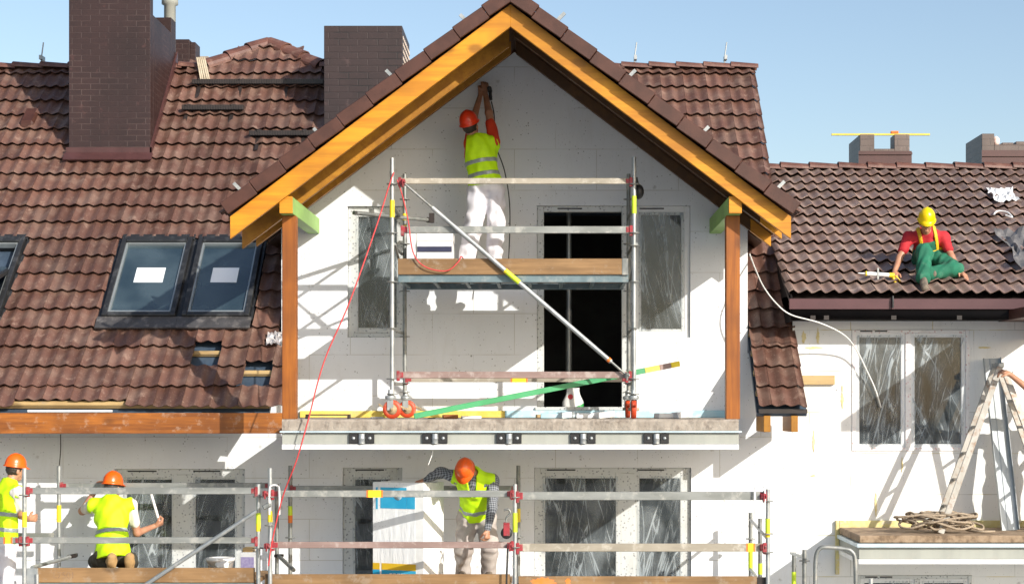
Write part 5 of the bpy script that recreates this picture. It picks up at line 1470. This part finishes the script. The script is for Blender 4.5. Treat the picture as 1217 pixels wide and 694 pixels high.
    # shirt
    f = Field(lo, hi, .009)
    for p in torso: f.add(p, .008, .05)
    for p in arms:
        a, b, ra, rb = p[1:5]
        if p[5] == 'up': q = 1 if st.get('sleeve') == 'long' else .62
        else:
            if st.get('sleeve') != 'long': continue
            q = .93
        f.add(('c', a, a+(b-a)*q, ra, ra+(rb-ra)*q), .014, .035)
    f.folds(.0055, .10, st.get('seed', 1)+5)
    f.add(('c', J['nk'], J['nk']+up*.12, .068*sc, .068*sc), 0, .02, sub=True); f.cut(J['pv']-up*.03*sc, -up)
    sdf_object('shirt', f, st['shirt'], body)
    # boots
    for a, t in feet:
        f = Field(np.minimum(a, t)-.16, np.maximum(a, t)+.16, .009); d = nrm(t-a)
        f.add(('c', a-d*.05+(t-a)*.0, t, .050*sc, .046*sc), 0, .03); f.add(('c', a+A3((0,0,.0)), a+nrm(A3(J['knL' if a is J['anL'] else 'knR'])-a)*.10, .052*sc, .050*sc), 0, .03)
        f.folds(.003, .06, 3)
        sdf_object('boot', f, st.get('boot', m_boot), body)
    # vest
    if st.get('vest'):
        hem = J['pv']-up*(st.get('hem', .02)*sc)
        def vest_field(off, h):
            f = Field(lo, hi, h)
            for p in torso: f.add(p, off, .06)
            f.add(('c', bel, J['pv']-up*.10, .12*sc, .15*sc), off, .05)
            f.folds(.007, .15, st.get('seed', 1)+9)
            for s in 'LR':
                a, b = J['sh'+s], J['el'+s]; f.add(('c', a+(b-a)*.10, a+(b-a)*.75, .072*sc, .066*sc), 0, .02, sub=True)
            return f
        f = vest_field(.024, .009)
        f.add(('c', J['nk']+up*.01+fw*.02, J['nk']+up*.14+fw*.02, .070*sc, .085*sc), 0, .02, sub=True)
        if st.get('vneck'): f.add(('c', J['nk']+fw*.10, rib+fw*.16-up*.06, .06*sc, .02*sc), 0, .02, sub=True)
        f.cut(hem, -up)
        for s in (-1, 1): f.cut(J['shR' if s > 0 else 'shL']+rt*(.045*s*sc), rt*s+up*.25)
        vest = sdf_object('vest', f, m_vis, body)
        for t, w in st['stripes']:
            f = vest_field(.0285, .009); c = J['nk']+(hem-J['nk'])*t; f.cut(c+up*w/2, up); f.cut(c-up*w/2, -up)
            sdf_object('reflective_band', f, m_reflect, vest)
    # helmet
    hm = MB(); hm.smooth = True; c = hd+hu*.045*sc-hf*.004; vs = []; fs = []; n = 28
    prof = [(1.10, -.006), (1.13, .0), (1.0, .012), (.985, .035), (.93, .068), (.80, .10), (.60, .125), (.34, .142), (.10, .148)]
    for r, h in prof:
        for k in range(n):
            a = 2*math.pi*k/n; ca, sa = math.cos(a), math.sin(a)
            rx, ry_ = .103*sc*r, .125*sc*r
            ext = 0
            if r > 1.05 and sa > 0: ext = .042*sc*sa**2*(1 if r > 1.05 else 0)
            ridge = .006*math.exp(-(ca*r*.103/.016)**2) if h > .03 else 0
            vs.append(c+hr*ca*rx+hf*(sa*ry_+ext)+hu*((h*sc)+ridge-(ext*.25)))
    for i in range(len(prof)-1):
        for k in range(n): l = (k+1) % n; fs.append((i*n+k, i*n+l, (i+1)*n+l, (i+1)*n+k))
    fs.append(tuple((len(prof)-1)*n+k for k in range(n)))
    inner = [v-hu*.004 for v in vs[:n]]; b0 = len(vs); vs += [c+(v-c)*.92-hu*.003 for v in vs[:n]]
    for k in range(n): l = (k+1) % n; fs.append((k, b0+k, b0+l, l))
    hm.add([V(v) for v in vs], fs); hm.build('helmet', st['helmet'], body)
    return body, dict(rt=rt, fw=fw, up=up, J=J, hd=hd, hr=hr, hf=hf, hu=hu, rib=rib)

def Pd(px, py, Y): return P(px, py, Y)
# the man on the tower, back to us, drilling high on the gable
A_, ia = person('man in red-orange helmet and striped vest reaching up the gable from the tower deck',
  dict(hd=P(559,151,-.60), nk=P(567,166,-.62), pv=P(577,221,-.66), shR=P(587,169,-.60), elR=P(581,134,-.44), wrR=P(576.5,110,-.22),
       shL=P(559,171,-.60), elL=P(563,141,-.38), wrL=P(571,113,-.20), hipR=P(587,228,-.66), knR=P(590,270,-.70), anR=P(586,322,-.66), toR=P(589,331,-.50),
       hipL=P(569,228,-.66), knL=P(562,272,-.72), anL=P(552,322,-.70), toL=P(550,331,-.54)),
  dict(sc=1.06, look=(.25,1,.55), headup=(-.28,-.45,1), handR=((-.05,.3,1),(-.1,1,-.2),.5), handL=((.15,.3,1),(.2,1,-.2),.6), trousers=m_wpants, shirt=m_orshirt,
       vest=True, hem=.0, stripes=((.50,.05),(.78,.05)), helmet=m_helm_r, seed=2, baggy=.018))
dr = thing('power_drill', P(583, 110, -.14), 'black hand drill held against the gable wall', 'drill')
mb = MB(); q = P(582, 107, -.19); mb.tube([q+V((0,-.10,0)), q+V((0,.10,0))], .028, 10); mb.tube([q+V((.005,-.07,0)), q+V((.015,-.08,-.14))], .02, 8); mb.build('housing', m_black, dr)
mb = MB(); mb.tube([q+V((0,.1,0)), q+V((0,.185,0))], .008, 6); mb.build('bit', m_dark, dr)
cord('cable', [P(584, 121, -.27), P(587, 135, -.3), P(588, 150, -.35), P(590, 175, -.38), P(600, 205, -.4), P(606, 250, -.4), P(604, 322, -.5)], .007, m_black, 'black drill cable hanging down behind the man on the tower')

# the man sitting on the right roof
def ron(px, Y, h): q = P(px, 0, Y); return V((q.x, Y, right_z(Y)+.055+h))
B_, ib = person('man in yellow helmet, red shirt, green trousers and harness sitting on the right roof',
  dict(hd=P(1101,265,.04), nk=P(1101,278,.22), pv=ron(1104,.36,.10), shR=P(1080,283,.24), elR=P(1069,307,.12), wrR=ron(1063,-.02,.06),
       shL=P(1121,282,.24), elL=P(1131,306,.10), wrL=ron(1141,-.02,.06), hipR=ron(1096,.30,.10), knR=P(1098,300,-.06), anR=ron(1097,-.26,.09), toR=ron(1099,-.43,.035),
       hipL=ron(1113,.28,.10), knL=ron(1134,-.02,.09), anL=ron(1106,-.10,.07), toL=ron(1092,.0,.05)),
  dict(look=(-.15,-1,-.85), headup=(-.05,-.6,1), handR=((-.15,-.75,-.5),(0,-.3,-1),.25), handL=((.35,-.65,-.45),(0,-.3,-1),.25), trousers=m_gpants, shirt=m_redshirt, helmet=m_helm_y, seed=4, baggy=.016))
J = ib['J']; f = Field(np.array([p for p in J.values()]).min(0)-.2, np.array([p for p in J.values()]).max(0)+.2, .009)
up, fw, rt = ib['up'], ib['fw'], ib['rt']
# bib of the dungarees and the harness straps
def torso_prims(J, TR_, up, off, sc=1.0):
    rib = J['nk']+(J['pv']-J['nk'])*.34; bel = J['nk']+(J['pv']-J['nk'])*.72
    return [('e', rib, TR_, (.165, .112, .205)), ('e', bel, TR_, (.150, .105, .17)), ('e', J['pv'], TR_, (.168, .118, .12)), ('c', J['shL'], J['shR'], .062, .062), ('c', J['nk']-up*.02, rib, .075, .10)]
def torso_field(off, h=.009):
    f = Field(np.array([J[k] for k in ('nk','pv','shL','shR')]).min(0)-.24, np.array([J[k] for k in ('nk','pv','shL','shR')]).max(0)+.24, h)
    for p in torso_prims(J, [rt, fw, up], up, off): f.add(p, off, .06)
    return f
f = torso_field(.017); c = ib['rib']; f.cut(c+rt*.085, rt); f.cut(c-rt*.085, -rt); f.cut(c+up*.04, up); f.cut(J['pv'], -up); f.cut(c, -fw); sdf_object('bib', f, m_gpants, B_)
for s in (-1, 1):
    f = torso_field(.026); c = ib['rib']+rt*.095*s; f.cut(c+rt*.021, rt); f.cut(c-rt*.021, -rt); f.cut(J['pv']+up*.10, -up); sdf_object('harness_strap', f, m_harness, B_)
f = torso_field(.027); c = ib['rib']-up*.10; f.cut(c+up*.024, up); f.cut(c-up*.024, -up); sdf_object('harness_strap', f, m_harness, B_)

# standing man at the left edge
C_, ic = person('man in orange helmet and white trousers standing cut by the left edge',
  dict(hd=P(18,559,-1.02), nk=P(11,574,-1.08), pv=P(3,644,-1.12), shR=P(21,585,-1.22), elR=P(25.5,612,-1.10), wrR=P(33,617,-.86),
       shL=P(0,583,-.96), elL=P(-1,608,-.78), wrL=P(14,600,-.60), hipR=P(7,654,-1.18), knR=P(7,694,-1.14), anR=P(3,733,-1.18), toR=P(11,741,-1.05),
       hipL=P(-6,654,-1.06), knL=P(-8,694,-1.0), anL=P(-14,733,-1.04), toL=P(-6,741,-.9)),
  dict(sc=1.02, look=(.75,.75,-.15), headup=(.12,.05,1), handR=((.6,.7,.1),(-.5,.5,0),.5), handL=((.6,.8,.2),(.3,.3,-1),.5), trousers=m_wpants, shirt=m_whshirt, vest=True, hem=.0,
       stripes=((.52,.05),(.78,.05)), helmet=m_helm_o, seed=6, baggy=.016))
# crouching man at the left window
ld_ = LDECK
def ld(px, Y, h): q = P(px, 0, Y); return V((q.x, Y, ld_+h))
D_, id_ = person('crouching man in orange helmet and bright vest seen from behind at the left window',
  dict(hd=P(134,580,-.60), nk=P(132,593,-.68), pv=P(134,654,-.86), shR=P(155,600,-.68), elR=P(163,633,-.60), wrR=P(183,625,-.38),
       shL=P(110,601,-.68), elL=P(98,607,-.50), wrL=P(113,583,-.42), hipR=P(144,661,-.84), knR=ld(154,-.42,.10), anR=ld(154,-1.04,.165), toR=ld(154,-1.0,.04),
       hipL=P(124,661,-.84), knL=ld(116,-.42,.10), anL=ld(133,-1.06,.165), toL=ld(133,-1.02,.04)),
  dict(sc=1.06, look=(.45,1,-.1), headup=(.05,.12,1), handR=((.8,.3,.35),(-.2,.5,1),1.0), handL=((.5,.3,.9),(.5,1,0),.6), trousers=m_dpants, shirt=m_whshirt, boot=m_tan, cuff=.72, vest=True, hem=.09,
       stripes=((.56,.05),), helmet=m_helm_o, seed=8))
mb = MB(); a, b = P(176.5,576,-.40), P(190,622,-.36); mb.tube([a, b], .017, 10); mb.tube([a+V((0,0,.0)), a+(b-a)*.06], .022, 10)
tag(mb.build('white_tube', m_white), 'white tube held up to the window by the crouching man', 'tube')
# bending man beside the pack
md_ = MDECK
def mdk(px, Y, h): q = P(px, 0, Y); return V((q.x, Y, md_+h))
E_, ie = person('bending man in orange helmet, vest and checked shirt steadying the insulation pack',
  dict(hd=P(553,560,-1.48), nk=P(561,562,-1.34), pv=P(566,608,-.96), shR=P(541,566,-1.26), elR=P(523,561,-1.22), wrR=P(505,571,-1.16),
       shL=P(586,571,-1.24), elL=P(585,603,-1.32), wrL=P(579,629,-1.30), hipR=P(555,615,-.94), knR=P(551,652,-1.06), anR=mdk(550,-.96,.10), toR=mdk(549,-1.13,.035),
       hipL=P(577,615,-.94), knL=P(582,652,-1.06), anL=mdk(580,-.96,.10), toL=mdk(582,-1.13,.035)),
  dict(sc=1.0, look=(-.15,-.55,-.9), headup=(-.08,-.9,.5), handR=((-1,.2,-.25),(0,-.1,-1),.25), handL=((0,-.15,-1),(-.6,.5,0),1.0), trousers=m_beige, shirt=m_check, sleeve='long', vest=True, hem=.03, vneck=True,
       stripes=((.80,.05),), helmet=m_helm_o, seed=10, baggy=.016))
# the man on the right balcony, out of the picture but for his arm
F_, if_ = person('man beyond the right edge whose bare forearm grips the folding ladder',
  dict(hd=P(1262,462,-.62), nk=P(1260,478,-.60), pv=P(1262,538,-.60), shR=P(1244,486,-.64), elR=P(1222,462,-.90), wrR=P(1200,444.5,-1.0),
       shL=P(1279,486,-.52), elL=P(1284,514,-.5), wrL=P(1276,538,-.68), hipR=P(1254,545,-.6), knR=P(1252,588,-.66), anR=V((P(1253,0,-.6).x,-.6,-1.39)), toR=V((P(1247,0,-.7).x,-.75,-1.455)),
       hipL=P(1271,545,-.6), knL=P(1273,588,-.62), anL=V((P(1274,0,-.5).x,-.5,-1.39)), toL=V((P(1268,0,-.6).x,-.65,-1.455))),
  dict(look=(-1,-.1,0), headup=(0,0,1), handR=((-1,.05,.35),(-.3,.4,-1),.9), handL=((-.6,-.6,.1),(-.2,.3,-1),.6), trousers=m_dpants, shirt=m_grshirt, helmet=m_helm_o, seed=12))
# ------------------------------------------------------------------ camera, light, render
cam = bpy.data.cameras.new('camera'); co = bpy.data.objects.new('camera', cam); COL.objects.link(co)
co.location = (0, -D0, Z0); co.rotation_euler = (R(90), 0, 0)
cam.sensor_width = 36; cam.lens = 36*FPX/1217; cam.shift_x = -41.5/1217; cam.shift_y = 133/1217; cam.clip_end = 2000; cam.clip_start = .5
scene.camera = co
SUN = V((-.895, 1, -.622)).normalized()
sl_ = bpy.data.lights.new('sun', 'SUN'); sl_.energy = 3.5; sl_.angle = R(.5); sl_.color = (1, .95, .87)
so_ = bpy.data.objects.new('sun', sl_); COL.objects.link(so_); so_.rotation_euler = SUN.to_track_quat('-Z', 'Y').to_euler(); so_.location = (20, -30, 25)
w = bpy.data.worlds.new('World'); scene.world = w; w.use_nodes = True
nt = w.node_tree; bg = nt.nodes['Background']; sk = nt.nodes.new('ShaderNodeTexSky'); sk.sky_type = 'NISHITA'; sk.sun_disc = False
sk.sun_elevation = math.asin(-SUN.z); sk.sun_rotation = math.atan2(-SUN.x, -SUN.y); sk.altitude = 100; sk.air_density = 1.0; sk.dust_density = 1.7; sk.ozone_density = .6
nt.links.new(sk.outputs[0], bg.inputs[0]); bg.inputs[1].default_value = .11
scene.render.engine = 'CYCLES'
vs_ = scene.view_settings; vs_.view_transform = 'Standard'; vs_.look = 'None'; vs_.gamma = 1; vs_.exposure = .72; vs_.use_curve_mapping = False
